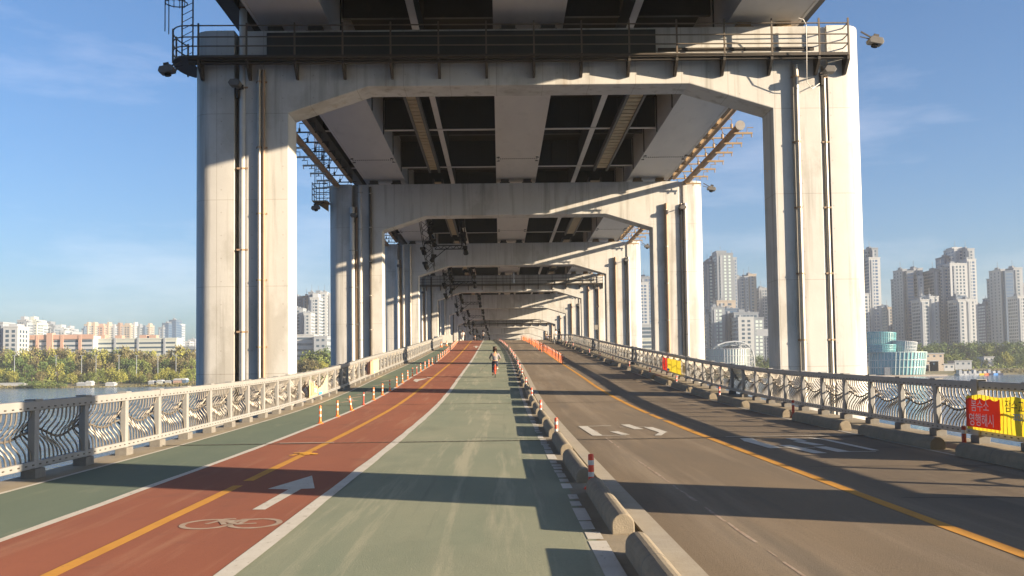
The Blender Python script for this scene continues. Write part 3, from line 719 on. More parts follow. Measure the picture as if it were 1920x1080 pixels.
# ------------------------------------------------------------------ low concrete blocks
def half_block(name, L, wd, h):
    p = proto(name); mb = MB(); r = wd/2
    prof = [(-r, 0), (r, 0), (r, h-r)]+[(r*math.cos(R(18*i)), h-r+r*math.sin(R(18*i))) for i in range(1, 10)]+[(-r, h-r)]
    mb.prism(prof, 'y', 0, L); o = mb.build('block_body', M['block'], p, bevel=.012)
    mb = MB()
    for f in (.33, .67): mb.prism([(x*1.004, z*1.003+.0005) for x, z in prof], 'y', L*f-.008, L*f+.008)
    mb.build('form_seam', M['foot'], p)
    return p
def slope(Y): return math.atan2(zd(Y+1.5)-zd(Y-1.5), 3)
b1 = half_block('concrete_block', 3.1, .235, .215)
i = 0; y = 5.75
GB1 = 'low round-topped concrete blocks beside the green lane'
while y < 168:
    X = bx(1.22, y); lab = f'low round-topped concrete block beside the green lane, {nth(i)} from the camera'
    place(b1, (X+random.uniform(-.02, .02), y, zd(y)-.005), (slope(y+1.5), 0, math.atan2(-(bx(1.22, y+3)-X), 3)+random.uniform(-.006, .006)), lab, 'concrete block', GB1)
    i += 1; y += 4.12
b2 = half_block('kerb_block', 3.6, .30, .24)
i = 0; y = 8.6
GB2 = 'dark concrete blocks along the right edge of the road'
while y < 166:
    X = bx(8.22, y)
    lab = f'dark concrete block along the right edge of the road, {nth(i)} from the camera'
    place(b2, (X+random.uniform(-.03, .03), y, zd(y)-.005), (slope(y+1.8), 0, random.uniform(-.01, .01)), lab, 'concrete block', GB2)
    i += 1; y += 4.75

# ------------------------------------------------------------------ delineator posts
def delineator(name, h, r, body, flare=True, bands=2):
    p = proto(name); mb = MB()
    prof = [(r*2.6, 0), (r*2.6, .02), (r*1.5, .05), (r*1.12, .09), (r, .14)] if flare else [(r*1.3, 0), (r*1.3, .02), (r, .04)]
    mb.lathe(prof+[(r, h-.02), (r*.8, h)], 14); mb.build('post_tube', body, p, smooth=True)
    zs = [h-.15, h-.31] if bands == 2 else [h-.14]
    for z in zs:
        mb = MB(); mb.lathe([(r*1.03, z), (r*1.04, z+.005), (r*1.04, z+.06), (r*1.03, z+.065)], 14); mb.build('reflective_band', M['reflect'], p, smooth=True)
    return p
d1 = delineator('delineator_post', .48, .04, M['redorange'])
i = 0
for j in range(20):
    y = 13.35+8.24*j if j < 6 else 13.35+8.24*5+(j-5)*6.2
    if y > 166: break
    place(d1, (bx(1.24, y), y, zd(y)), (0, 0, random.uniform(0, 6)), f'red and white delineator post between the low concrete blocks, {nth(i)} from the camera', 'delineator', 'delineators in the central block row'); i += 1
d2 = delineator('delineator_post', .52, .035, M['orange'])
d2b = delineator('delineator_post', .50, .03, M['dullred'], bands=1)
i = 0; y = 27.6
while y < 150:
    pr = d2b if i in (3, 11) else d2
    tl = R(8) if i == 2 else random.uniform(-.03, .03)
    c = 'dull dark red' if i in (3, 11) else 'orange'
    place(pr, (bx(-5.16, y), y, zd(y)), (0, -tl, random.uniform(0, 6) if abs(tl) < .05 else 0), f'{c} delineator on the white line beside the left footpath, {nth(i)} from the camera', 'delineator', 'delineators beside the left footpath')
    i += 1; y += 2.9 if y < 60 else 3.6
d3 = delineator('delineator_post', .50, .04, M['dullred'], bands=1)
d3b = delineator('delineator_post', .50, .04, M['redorange'])
i = 0
for y in (17.3, 27.4, 36.6, 45.5, 53.5, 62, 71, 80, 89.5, 99, 109, 120):
    c = 'dark red' if i in (0, 1, 5) else 'red and white'
    place(d3 if i in (0, 1, 5) else d3b, (bx(8.3, y)+.05, y, zd(y)), (0, 0, random.uniform(0, 6)), f'{c} delineator beside the dark blocks on the right, {nth(i)} from the camera', 'delineator', 'delineators in the right block row'); i += 1
d4 = delineator('lane_post', .74, .034, M['orange'], flare=False, bands=1)
i = 0; y = 71.0
while y < 167 and i < 79:
    place(d4, (bx(4.62, y)+(random.uniform(-.05, .05) if y > 95 else 0)-(.35 if y > 94 and i % 2 else 0), y, zd(y)), (random.uniform(-.02, .02), random.uniform(-.03, .03), random.uniform(0, 6)), f'orange lane-divider post on the yellow line, {nth(i)} from the camera', 'lane post', 'orange lane-divider posts over the hump')
    i += 1; y += 2.05 if y < 95 else 1.55
# traffic cones and a white board where the left railing ends
cn = proto('traffic_cone')
mb = MB(); mb.box(-.2, .2, -.2, .2, 0, .03); mb.lathe([(.15, .03), (.03, .70)], 14); mb.build('cone_body', M['orange'], cn)
mb = MB(); mb.lathe([(.112, .25), (.082, .42)], 14); mb.build('reflective_band', M['reflect'], cn)
for i, (x, y, l) in enumerate(((-7.2, 118, 'orange traffic cone in front of the left railing end'), (-6.8, 123, 'orange traffic cone by the white board, farther of two'))): place(cn, (x, y, zd(y)), (0, 0, .2*i), l, 'traffic cone')
t = thing('barrier_board', 'white low barrier board across the footpath at the end of the left railing', 'barrier', (-7.2, 127, zd(127)))
z = zd(127)
mb = MB(); mb.box(-8.0, -6.25, 127, 127.06, z+.30, z+1.35); mb.build('panel', M['palepipe'], t, bevel=.02)
mb = MB()
for x in (-7.9, -6.4): mb.box(x, x+.06, 126.8, 127.25, z, z+.06); mb.box(x, x+.06, 127.061, 127.12, z+.06, z+1.3)
mb.build('stand', M['galv'], t)

# ------------------------------------------------------------------ banners tied to the railings
def text_mesh(body, size, m, parent, origin, xdir, zdir, nrm, name='lettering'):
    cu = bpy.data.curves.new(name, 'FONT'); cu.body = body; cu.size = size; cu.align_x = 'CENTER'; cu.align_y = 'CENTER'; cu.space_line = .9
    ob = bpy.data.objects.new(name, cu); COL.objects.link(ob); dg = bpy.context.evaluated_depsgraph_get(); me = bpy.data.meshes.new_from_object(ob.evaluated_get(dg))
    COL.objects.unlink(ob); bpy.data.objects.remove(ob)
    mb = MB()
    for v in me.vertices:
        p = Vector(origin)+Vector(xdir)*v.co.x+Vector(zdir)*v.co.y+Vector(nrm)*.006; mb.v.append(tuple(p))
    for pl in me.polygons: mb.face(tuple(pl.vertices))
    return mb.build(name, m, parent)
def cloth(name, m, parent, X, y0, y1, h0, h1, off=0., sag=.035, shape=None):
    mb = MB(); nu, nv = 16, 8
    for i in range(nu+1):
        for j in range(nv+1):
            u, v = i/nu, j/nv; y = y0+(y1-y0)*u; a, b = (shape(u) if shape else (h0, h1))
            mb.v.append((X+off+sag*math.sin(u*19)*math.sin(3.1*v), y, zd(y)+a+(b-a-.05*abs(math.sin(u*11)))*v))
    for i in range(nu):
        for j in range(nv): a = i*(nv+1)+j; mb.face((a, a+nv+1, a+nv+2, a+1))
    o = mb.build(name, m, parent, smooth=True); return o
# right: red and yellow banner
X = RRX-.20
bn = thing('banner', 'red and yellow lettered banner tied to the near right railing', 'banner', (X, 18, zd(18)))
cloth('yellow_cloth', M['banneryellow'], bn, X+.015, 15.2, 19.45, .28, 1.0, sag=.022)
cloth('red_cloth', M['bannerred'], bn, X-.035, 18.05, 19.38, .34, .93, sag=.012)
yd = (0, -1, 0); zz = (0, 0, 1); nn = (-1, 0, 0)
text_mesh('봄수소', .26, M['inkwhite'], bn, (X-.065, 18.74, zd(18.7)+.76), yd, zz, nn)
text_mesh('영행해시', .27, M['inkwhite'], bn, (X-.065, 18.70, zd(18.7)+.48), yd, zz, nn)
text_mesh('잠수교', .25, M['inkblack'], bn, (X-.025, 17.55, zd(17.5)+.80), yd, zz, nn)
text_mesh('X', .25, M['bannerred'], bn, (X-.025, 17.05, zd(17.1)+.80), yd, zz, nn)
text_mesh('2023년 5', .17, M['inkblue'], bn, (X-.025, 17.30, zd(17.3)+.62), yd, zz, nn)
text_mesh('우', .22, M['inkblack'], bn, (X-.025, 17.08, zd(17.1)+.42), yd, zz, nn)
# right, farther banner
bn = thing('banner', 'small red and yellow banner on the right railing before the dark double post', 'banner', (X, 52, zd(52)))
cloth('yellow_cloth', M['banneryellow'], bn, X+.01, 50.2, 54.2, .28, 1.02)
cloth('red_cloth', M['bannerred'], bn, X-.02, 54.25, 55.6, .28, 1.02)
text_mesh('봄\n수', .3, M['inkwhite'], bn, (X-.05, 54.9, zd(54.9)+.62), yd, zz, nn)
cloth('blue_print', M['inkblue'], bn, X-.02, 53.5, 54.1, .30, .46)
# left: fox-eared yellow banner
X = RLX+.2
yl = (0, 1, 0); nl = (1, 0, 0)
bn = thing('banner', 'yellow banner with two pointed corners and a pink panel on the left railing', 'banner', (X, 39, zd(39)))
def ears(u): return (.26, .98-.42*math.sin(u*math.pi)**.8 if u < .5 else 1.06-.5*math.sin(u*math.pi)**.8)
cloth('yellow_cloth', M['bannerpale'], bn, X-.01, 37.2, 41.0, .26, 1.0, shape=ears)
cloth('pink_panel', M['bannerpink'], bn, X+.03, 37.35, 38.75, .30, .80, shape=lambda u: (.32, .92-.28*u))
text_mesh('뚜벅', .3, M['inkwhite'], bn, (X+.055, 38.05, zd(38)+.45), yl, zz, nl)
text_mesh('수', .24, M['inkwhite'], bn, (X+.055, 37.85, zd(38)+.72), yl, zz, nl)
cloth('blue_print', M['inkblue'], bn, X+.03, 38.9, 39.6, .27, .40)
bn = thing('banner', 'pale cream and pink banner farther along the left railing', 'banner', (X, 56, zd(56)))
cloth('cream_cloth', M['bannerpale'], bn, X-.01, 55.6, 58.4, .26, 1.05)
cloth('pink_panel', M['bannerpink'], bn, X+.02, 54.4, 55.55, .28, 1.05)
cloth('blue_print', M['inkblue'], bn, X+.02, 56.0, 56.3, .28, .38)

for q in ('bannerred', 'banneryellow', 'bannerpale', 'bannerpink'):     # thin cloth lets the sun through
    nt_ = M[q].node_tree; b_ = nt_.nodes['Principled BSDF']; o_ = nt_.nodes['Material Output']; tr_ = nt_.nodes.new('ShaderNodeBsdfTranslucent'); mx_ = nt_.nodes.new('ShaderNodeMixShader'); mx_.inputs[0].default_value = .33
    tr_.inputs['Color'].default_value = b_.inputs['Base Color'].default_value; nt_.links.new(b_.outputs[0], mx_.inputs[1]); nt_.links.new(tr_.outputs[0], mx_.inputs[2]); nt_.links.new(mx_.outputs[0], o_.inputs['Surface'])
# thin camera mast by the right railing
xm, ym = 9.3, 90.2
t = thing('camera_mast', 'thin tall mast with a small sign box beside the right railing', 'mast', (xm, ym, zd(ym)))
z = zd(ym)
mb = MB(); mb.tube([(xm, ym, z), (xm, ym, z+4.4)], .05, 8); mb.build('pole', M['steeldark'], t)
mb = MB(); mb.box(xm-.38, xm-.06, ym-.1, ym+.1, z+2.3, z+2.75); mb.build('sign_box', M['galv'], t)
mb = MB(); mb.box(xm-.25, xm+.1, ym-.08, ym+.08, z+4.4, z+4.55); mb.build('camera_head', M['iron'], t)

# ------------------------------------------------------------------ people and bicycles
def skin(name, nodes, edges, m, parent, lev=1):
    me = bpy.data.meshes.new(name); me.from_pydata([n[0] for n in nodes], edges, [])
    ob = bpy.data.objects.new(name, me); COL.objects.link(ob)
    md = ob.modifiers.new('skin', 'SKIN'); md.use_smooth_shade = True
    for i, n in enumerate(nodes):
        sv = me.skin_vertices[0].data[i]; r = n[1]; sv.radius = r if isinstance(r, tuple) else (r, r)
    me.skin_vertices[0].data[0].use_root = True
    sb = ob.modifiers.new('sub', 'SUBSURF'); sb.levels = lev; sb.render_levels = lev
    dg = bpy.context.evaluated_depsgraph_get(); m2 = bpy.data.meshes.new_from_object(ob.evaluated_get(dg)); m2.name = name
    COL.objects.unlink(ob); bpy.data.objects.remove(ob)
    m2.materials.clear(); m2.materials.append(m); m2.polygons.foreach_set('use_smooth', [True]*len(m2.polygons))
    ob = bpy.data.objects.new(name, m2); COL.objects.link(ob); ob.parent = parent
    return ob
M['skin'] = mat('skin', (.50, .29, .19), .6); M['hair'] = mat('dark brown hair', (.035, .018, .012), .6); M['hairblack'] = mat('black hair', (.012, .011, .011), .5)
M['lilac'] = mat('lilac grey knit', (.20, .18, .20), .85); M['whitecloth'] = mat('white cotton', (.72, .70, .68), .85); M['navy'] = mat('navy denim', (.025, .035, .075), .85)
M['blackcloth'] = mat('black cloth', (.02, .02, .024), .85); M['darkgrey'] = mat('dark grey cloth', (.06, .06, .07), .85); M['scarf'] = mat('orange scarf', (.75, .33, .06), .8)
M['shoewhite'] = mat('white shoe', (.7, .68, .64), .6); M['shoebrown'] = mat('brown shoe', (.12, .07, .04), .6); M['green2'] = mat('yellow green jacket', (.40, .42, .05), .8)
V = Vector
def figure(t, J, shirt, trousers, hairm, shoes, hairlong=False, scarf=None, grip=False, long_skirt=False):
    """J: joint positions; body is one continuous skin, clothes and hair are its children"""
    c = {k: V(v) for k, v in J.items()}
    hd = c['head']; up = (hd-c['neck']).normalized(); fw = V((0, 1, 0)) if 'face' not in J else V(J['face'])
    nodes = [(c['pelvis'], (.15, .11)), (c['pelvis'].lerp(c['chest'], .5), (.125, .09)), (c['chest'], (.15, .10)), (c['neck']-up*.04, (.07, .06)), (c['neck']+up*.05, .05), (hd-up*.03+fw*.02, (.072, .078)), (hd+up*.05, (.078, .085)), (hd+up*.11, (.045, .05))]
    edges = [(0, 1), (1, 2), (2, 3), (3, 4), (4, 5), (5, 6), (6, 7)]
    def add(p, r, par): nodes.append((p, r)); edges.append((par, len(nodes)-1)); return len(nodes)-1
    add(hd-up*.01+fw*.115, .014, 5)                      # nose
    side = V((0, 0, 1)).cross(fw)
    for s in (-1, 1): add(hd+side*s*.088, (.012, .022), 5)   # ears
    for s, n in ((-1, 'l'), (1, 'r')):
        a = add(c['sh_'+n], .055, 2); b = add(c['el_'+n], .038, a); h = add(c['ha_'+n].lerp(c['el_'+n], .22), .027, b); w = add(c['ha_'+n], (.036, .02), h)
        d = (c['ha_'+n]-c['el_'+n]).normalized(); o = d.cross(V((0, 0, 1))); o = o.normalized() if o.length > .1 else V((1, 0, 0))
        for f in range(4):
            k = (f-1.5)*.019; L = (.055, .07, .075, .06)[f]
            q = add(c['ha_'+n]+o*k+d*.055, .0095, w); dn = V((0, 0, -1)) if grip else (d+fw*.3).normalized()
            q = add(nodes[q][0]+(d*.3+dn*.7).normalized()*L*.55, .0088, q); add(nodes[q][0]+(dn-d*(.6 if grip else 0)).normalized()*L*.5, .0078, q)
        q = add(c['ha_'+n]+o*(.04 if s < 0 else -.04)+d*.01, .011, w); add(nodes[q][0]+d*.04+V((0, 0, -.02)), .009, q)
        a = add(c['hip_'+n], .085, 0); b = add(c['kn_'+n], .056, a); k = add(c['kn_'+n].lerp(c['an_'+n], .4), .052, b); e = add(c['an_'+n], .036, k); add(c['an_'+n]+V((0, 0, -.05))+fw*.15, (.038, .028), e)
    skin('body', nodes, edges, M['skin'], t)
    n2 = [(c['pelvis']+V((0, 0, .02)), (.165, .125)), (c['pelvis'].lerp(c['chest'], .5), (.14, .105)), (c['chest'], (.165, .115)), (c['neck']-up*.05, (.085, .075))]; e2 = [(0, 1), (1, 2), (2, 3)]
    for n in 'lr':
        n2.append((c['sh_'+n], .068)); e2.append((2, len(n2)-1)); n2.append((c['el_'+n], .05)); e2.append((len(n2)-2, len(n2)-1)); n2.append((c['ha_'+n].lerp(c['el_'+n], .25), .04)); e2.append((len(n2)-2, len(n2)-1))
    skin('shirt', n2, e2, shirt, t)
    n3 = [(c['pelvis']+V((0, 0, .03)), (.158, .12)), (c['pelvis']-V((0, 0, .04)), (.16, .125))]; e3 = [(0, 1)]
    for n in 'lr':
        n3.append((c['hip_'+n], .098)); e3.append((1, len(n3)-1)); n3.append((c['kn_'+n], .07)); e3.append((len(n3)-2, len(n3)-1)); n3.append((c['an_'+n].lerp(c['kn_'+n], .12), .055)); e3.append((len(n3)-2, len(n3)-1))
    skin('trousers', n3, e3, trousers, t)
    for n, m_ in zip('lr', shoes):
        skin('shoe', [(c['an_'+n]+V((0, 0, -.035))-fw*.03, (.048, .045)), (c['an_'+n]+V((0, 0, -.06))+fw*.08, (.05, .035)), (c['an_'+n]+V((0, 0, -.065))+fw*.18, (.042, .03))], [(0, 1), (1, 2)], m_, t)
    hn = [(hd+up*.05-fw*.02, (.118, .118)), (hd+up*.125-fw*.01, (.07, .07)), (hd-up*.02-fw*.06, (.10, .06))]; he = [(0, 1), (0, 2)]
    if hairlong: hn.append((hd-up*.12-fw*.06, (.105, .05))); he.append((2, 3))
    skin('hair', hn, he, hairm, t)
    if scarf: skin('collar', [(c['neck']-up*.055-fw*.045, (.10, .045)), (c['neck']+up*.005-fw*.02, (.075, .065))], [(0, 1)], scarf, t)
def bicycle(t, m_, loc):
    l = V(loc)
    def TB(name, paths, m2, par=t, n=8):
        mb = MB()
        for p, r in paths: mb.tube([V(q)+l for q in p], r, n)
        return mb.build(name, m2, par, smooth=True)
    hub_r, hub_f, bb, st, hd = (0, -.43, .33), (0, .62, .33), (0, .02, .29), (0, -.13, .72), (0, .47, .78)
    TB('frame', [([bb, st], .017), ([bb, (0, .50, .66)], .02), ([st, hd], .017), ([(0, .46, .86), (0, .52, .60)], .02), ([bb, (.05, -.43, .33)], .011), ([bb, (-.05, -.43, .33)], .011), ([st, (.05, -.43, .33)], .010), ([st, (-.05, -.43, .33)], .010), ([(0, .52, .62), (.05, .56, .55), (.05, .62, .33)], .012), ([(0, .52, .62), (-.05, .56, .55), (-.05, .62, .33)], .012)], m_)
    for hc in (hub_r, hub_f):
        mb = MB(); C_ = V(hc)+l; mb.tube([C_+V((0, .325*math.cos(a), .325*math.sin(a))) for a in [6.2832*i/28 for i in range(28)]], .019, 7, close=True); wh = mb.build('tyre', M['rubber'], t, smooth=True)
        mb = MB(); mb.tube([C_+V((0, .30*math.cos(a), .30*math.sin(a))) for a in [6.2832*i/28 for i in range(28)]], .011, 5, close=True)
        for i in range(14): a = 6.2832*i/14; mb.tube([C_+V((.02*(-1)**i, 0, 0)), C_+V((0, .295*math.cos(a), .295*math.sin(a)))], .002, 3)
        mb.tube([C_+V((-.05, 0, 0)), C_+V((.05, 0, 0))], .02, 8); mb.build('rim', M['galv'], wh)
        mb = MB()
        for i in range(11):
            a = R(20+14*i) if hc == hub_f else R(10+17*i)
            p = [(q, C_.y+.36*math.cos(a), C_.z+.36*math.sin(a)) for q in (-.035, .035)]; a2 = a+R(17 if hc == hub_r else 14); p2 = [(q, C_.y+.36*math.cos(a2), C_.z+.36*math.sin(a2)) for q in (.035, -.035)]
            mb.poly([(p[0][0]+l.x, *p[0][1:]), (p[1][0]+l.x, *p[1][1:]), (p2[0][0]+l.x, *p2[0][1:]), (p2[1][0]+l.x, *p2[1][1:])])
        f = mb.build('mudguard', m_, t, smooth=True); so_ = f.modifiers.new('t', 'SOLIDIFY'); so_.thickness = .004
    TB('handlebar', [([(0, .46, .86), (0, .44, 1.0)], .013), ([(-.28, .34, 1.02), (-.2, .43, 1.02), (0, .45, 1.0), (.2, .43, 1.02), (.28, .34, 1.02)], .012)], M['galv'])
    mb = MB(); mb.prism([(-.09, -.17), (.09, -.17), (.03, .1), (-.03, .1)], 'z', .79, .845); mb.v = [(x+l.x, y+l.y-.1, z+l.z) for x, y, z in mb.v]; mb.build('saddle', M['blackcloth'], t, bevel=.02)
    TB('seat_post', [([st, (0, -.16, .80)], .013)], M['galv'])
    TB('crank', [([(-.08, .02, .29), (.08, .02, .29)], .012), ([(-.08, .02, .29), (-.09, .03, .12)], .01), ([(.08, .02, .29), (.09, .01, .46)], .01), ([(-.18, .03, .12), (-.08, .03, .12)], .014), ([(.08, .01, .46), (.18, .01, .46)], .014)], M['iron'])
    mb = MB(); mb.tube([(l.x+.05, l.y+.02, l.z+.29), (l.x+.06, l.y+.02, l.z+.29)], .09, 18); mb.build('chainring', M['iron'], t)
RIDE = dict(pelvis=(0, -.13, .93), chest=(0, .03, 1.28), neck=(0, .09, 1.44), head=(0, .13, 1.59), sh_l=(-.19, .05, 1.36), sh_r=(.19, .05, 1.36), el_l=(-.31, .14, 1.12), el_r=(.31, .14, 1.12), ha_l=(-.27, .31, 1.045), ha_r=(.27, .31, 1.045),
            hip_l=(-.10, -.09, .88), hip_r=(.10, -.09, .88), kn_l=(-.12, .22, .58), kn_r=(.12, .30, .82), an_l=(-.13, -.02, .215), an_r=(.13, -.02, .545))
def rider(px, py, Y, yaw, lab, blab, frame, shirt, trousers, hairm, shoes, **kw):
    if Y is None: x, Y = ground(px, py)
    else: x = at(px, py, Y).x
    z = zd(Y); sl_ = slope(Y)
    b = thing('bicycle', blab, 'bicycle', (0, 0, 0)); bicycle(b, frame, (0, .08, 0)); b.location = (x, Y, z+.012); b.rotation_euler = (sl_, 0, yaw)
    p = thing('person', lab, 'person', (0, 0, 0)); figure(p, RIDE, shirt, trousers, hairm, shoes, grip=True, **kw); p.location = (x, Y, z+.012); p.rotation_euler = (sl_, 0, yaw)
    for q in (p, b): q.scale = (.98, .98, .98)
rider(928.5, 708, None, 0, 'person in a lilac top and navy trousers riding a red bicycle up the green lane', 'red bicycle ridden up the green lane by the person in a lilac top', M['redorange'], M['lilac'], M['navy'], M['hair'], (M['shoebrown'], M['shoewhite']), hairlong=True, scarf=M['scarf'])
rider(905.5, 640, 166, math.pi, 'person in a white shirt cycling over the crest beside the white line', 'dark bicycle under the white-shirted person on the crest', M['black'], M['whitecloth'], M['blackcloth'], M['hairblack'], (M['blackcloth'], M['blackcloth']))
STAND = dict(pelvis=(0, 0, .93), chest=(0, -.01, 1.25), neck=(0, 0, 1.44), head=(0, .02, 1.60), sh_l=(-.19, 0, 1.38), sh_r=(.19, 0, 1.38), el_l=(-.25, -.03, 1.10), el_r=(.25, -.03, 1.10), ha_l=(-.24, .06, .85), ha_r=(.24, .06, .85),
             hip_l=(-.10, 0, .88), hip_r=(.10, 0, .88), kn_l=(-.11, .03, .48), kn_r=(.12, .02, .48), an_l=(-.11, -.02, .09), an_r=(.14, -.03, .09))
WALKP = dict(STAND, kn_l=(-.10, .16, .50), an_l=(-.10, .12, .12), kn_r=(.10, -.02, .48), an_r=(.10, -.28, .16), el_l=(-.26, -.12, 1.12), ha_l=(-.25, -.10, .88), el_r=(.26, .08, 1.12), ha_r=(.25, .22, .92))
SIT = dict(STAND, pelvis=(0, 0, .30), chest=(0, .05, .62), neck=(0, .08, .80), head=(0, .11, .95), sh_l=(-.19, .06, .74), sh_r=(.19, .06, .74), el_l=(-.25, .18, .52), el_r=(.25, .18, .52), ha_l=(-.12, .38, .50), ha_r=(.12, .38, .50), hip_l=(-.10, .05, .25), hip_r=(.10, .05, .25), kn_l=(-.12, .42, .48), kn_r=(.12, .42, .48), an_l=(-.12, .40, .09), an_r=(.12, .40, .09))
for (px, py, Y, yaw, pose, sh, tr, hr, lab) in (
        (1048.5, 640, 160, 0, WALKP, M['blackcloth'], M['blackcloth'], M['hairblack'], 'person dressed in black walking by the curved railing end'),
        (1042.5, 640, 163, .5, STAND, M['whitecloth'], M['whitecloth'], M['hairblack'], 'person in white standing left of the person in black on the crest'),
        (868, 636, 158, -.2, WALKP, M['whitecloth'], M['whitecloth'], M['hair'], 'person in white walking on the left footpath near the crest'),
        (891.5, 640, 170, 1.0, SIT, M['darkgrey'], M['blackcloth'], M['hairblack'], 'person in dark clothes crouching on the crest left of the cyclist'),
        (1026, 636, 171, .3, SIT, M['navy'], M['blackcloth'], M['hairblack'], 'person in navy sitting low at the crest, right lane'),
        (1030.5, 636, 172, -.4, SIT, M['blackcloth'], M['blackcloth'], M['hair'], 'person in black sitting low at the crest beside the one in navy')):
    p = thing('person', lab, 'person', (0, 0, 0)); figure(p, pose, sh, tr, hr, (M['blackcloth'], M['blackcloth'])); x = at(px, py, Y).x; p.location = (x, Y, zd(Y)); p.rotation_euler = (0, 0, yaw)

# ------------------------------------------------------------------ the city across the water
def bmat(n, c, r=.7): return mat(n, c, r, col2=tuple(q*.9 for q in c), scale=.08)
M['bwhite'] = bmat('white render', (0.36, 0.385, 0.41)); M['bgrey'] = bmat('grey render', (0.17, 0.2, 0.24)); M['bpale'] = bmat('pale grey render', (0.26, 0.29, 0.33)); M['bblue'] = bmat('slate blue cladding', (0.065, 0.11, 0.18))
M['bbeige'] = bmat('beige render', (0.34, 0.295, 0.245)); M['bpink'] = bmat('pink render', (0.38, 0.255, 0.205)); M['bsalmon'] = bmat('salmon trim', (.42, .27, .21)); M['bmint'] = bmat('mint render', (0.4, 0.43, 0.4)); M['bdark'] = bmat('dark cladding', (.08, .10, .13)); M['bbrown'] = bmat('brown render', (0.2, 0.15, 0.125))
def glass(n, c, r=.15):
    m = bpy.data.materials.new(n); m.use_nodes = True; b = m.node_tree.nodes['Principled BSDF']; b.inputs['Base Color'].default_value = (*c, 1); b.inputs['Roughness'].default_value = r; b.inputs['Specular IOR Level'].default_value = .8; return m
M['win'] = glass('window glass', (.045, .075, .11)); M['winblue'] = glass('blue window glass', (.05, .10, .19)); M['teal'] = glass('teal curtain glass', (.13, .34, .37), .25); M['palegl'] = glass('pale curtain glass', (.45, .54, .52), .3)
def volume(t, px0, px1, pyt, D, dep, m, ww=2.2, wh=1.9, pitch=3.2, fl=3.1, gl=None, side=True, roof=None, band=False, zb=None, par=8):
    a = at(px0, pyt, D); b = at(px1, pyt, D); x0, x1, zt = a.x, b.x, a.z/2+b.z/2; zb = bank_z((x0+x1)/2, D)-1 if zb is None else zb
    mb = MB(); mb.box(x0, x1, D, D+dep, zb, zt); wl = mb.build('wall', m, t)
    gl = gl or M['win']; mb = MB(); z = zt-2.6
    while z > zb+4:
        if band:
            mb.box(x0+.8, x1-.8, D-.06, D-.02, z-wh/2, z+wh/2)
        else:
            n = max(1, int((x1-x0-1)/pitch)); off = ((x1-x0)-n*pitch)/2
            for i in range(n):
                c = x0+off+pitch*(i+.5); mb.box(c-ww/2, c+ww/2, D-.06, D-.02, z-wh/2, z+wh/2)
        if side:
            xs_ = x0 if x0 > 0 else x1; s = -1 if x0 > 0 else 1
            n = max(1, int((dep-1)/pitch)); off = (dep-n*pitch)/2
            for i in range(n):
                c = D+off+pitch*(i+.5); mb.box(min(xs_+s*.02, xs_+s*.06), max(xs_+s*.02, xs_+s*.06), c-ww/2, c+ww/2, z-wh/2, z+wh/2)
        z -= fl
    w_ = mb.build('window_grid', gl, t); w_['kind'] = 'stuff'
    if not band and zt-zb > 45:
        mb = MB(); z = zt-1.2; n = max(2, int((x1-x0)/7)); xs_ = [x0+(x1-x0)*(i+.5)/n for i in range(n)]
        for i, xc in enumerate(xs_):
            if i % 2 == 0: mb.box(xc-.9, xc+.9, D-.5, D-.002, zb, zt-1.5-4*(i % 3))
        mb.build('pilaster', M['bpale'] if m != M['bpale'] else M['bgrey'], t)
        mb = MB(); mb.box(x0+(x1-x0)*.25, x0+(x1-x0)*.5, D+dep*.3, D+dep*.6, zt, zt+3.2); mb.box(x0+(x1-x0)*.62, x0+(x1-x0)*.72, D+dep*.3, D+dep*.5, zt, zt+2.2); mb.tube([(x0+(x1-x0)*.4, D+dep*.4, zt+3.2), (x0+(x1-x0)*.4, D+dep*.4, zt+9)], .2, 4); mb.build('roof_plant', M['bgrey'], t)
    mb = MB(); mb.box(x0-.3, x1+.3, D-.3, D+dep+.3, zt, zt+.9)
    if roof: 
        f0, f1, h = roof; mb.box(x0+(x1-x0)*f0, x0+(x1-x0)*f1, D+dep*.2, D+dep*.8, zt+.9, zt+.9+h)
    mb.build('roof_parapet', m, t); return x0, x1, zb, zt
def building(label, cat, vols, group=None):
    v0 = vols[0]; a = at((v0['px0']+v0['px1'])/2, v0['pyt'], v0['D'])
    t = thing('apartment_tower' if cat == 'tower' else 'apartment_block' if cat == 'apartment block' else 'building', label, cat, (a.x, v0['D'], bank_z(a.x, v0['D'])), group)
    for v in vols: volume(t, **v)
    return t
def Vv(px0, px1, pyt, D, dep, m, **k): return dict(px0=px0, px1=px1, pyt=pyt, D=D, dep=dep, m=M[m], **k)
# left bank: two long slabs and the towers behind
A = building('long low apartment slab, white with pink end piers, on the left bank', 'apartment block', [Vv(16, 175, 633, 660, 14, 'bwhite', band=True, wh=1.3, side=False)])
mb = MB()
for q in (36, 70, 116, 150): a = at(q, 633, 659.2); mb.box(a.x-1.0, a.x+1.0, 658.9, 659.6, -3, a.z+1.6)
a = at(16, 632, 659); b = at(175, 632, 659); mb.box(a.x, b.x, 659.2, 659.6, a.z-2.0, a.z+1.2); mb.build('pier_trim', M['bsalmon'], A)
mb = MB(); a = at(88, 630, 659); b = at(99, 630, 659); mb.box(a.x, b.x, 658.2, 663, -3, a.z+2); mb.build('stair_tower', M['bpink'], A)
Bq = building('long low white and pale green apartment slab right of the pink one', 'apartment block', [Vv(176, 331, 636.5, 668, 14, 'bmint', band=True, wh=1.2, side=False)])
mb = MB()
for q in (215, 258, 308): a = at(q, 636, 667); mb.box(a.x-.7, a.x+.7, 667.2, 667.7, -3, a.z+.8)
mb.build('pier_trim', M['bpale'], Bq)
mb = MB()
for q, h in ((190, 628), (286, 628), (268, 628), (222, 629)): a = at(q, h, 672); mb.box(a.x-2.4, a.x+2.4, 672, 678, at(q, 637, 672).z, a.z)
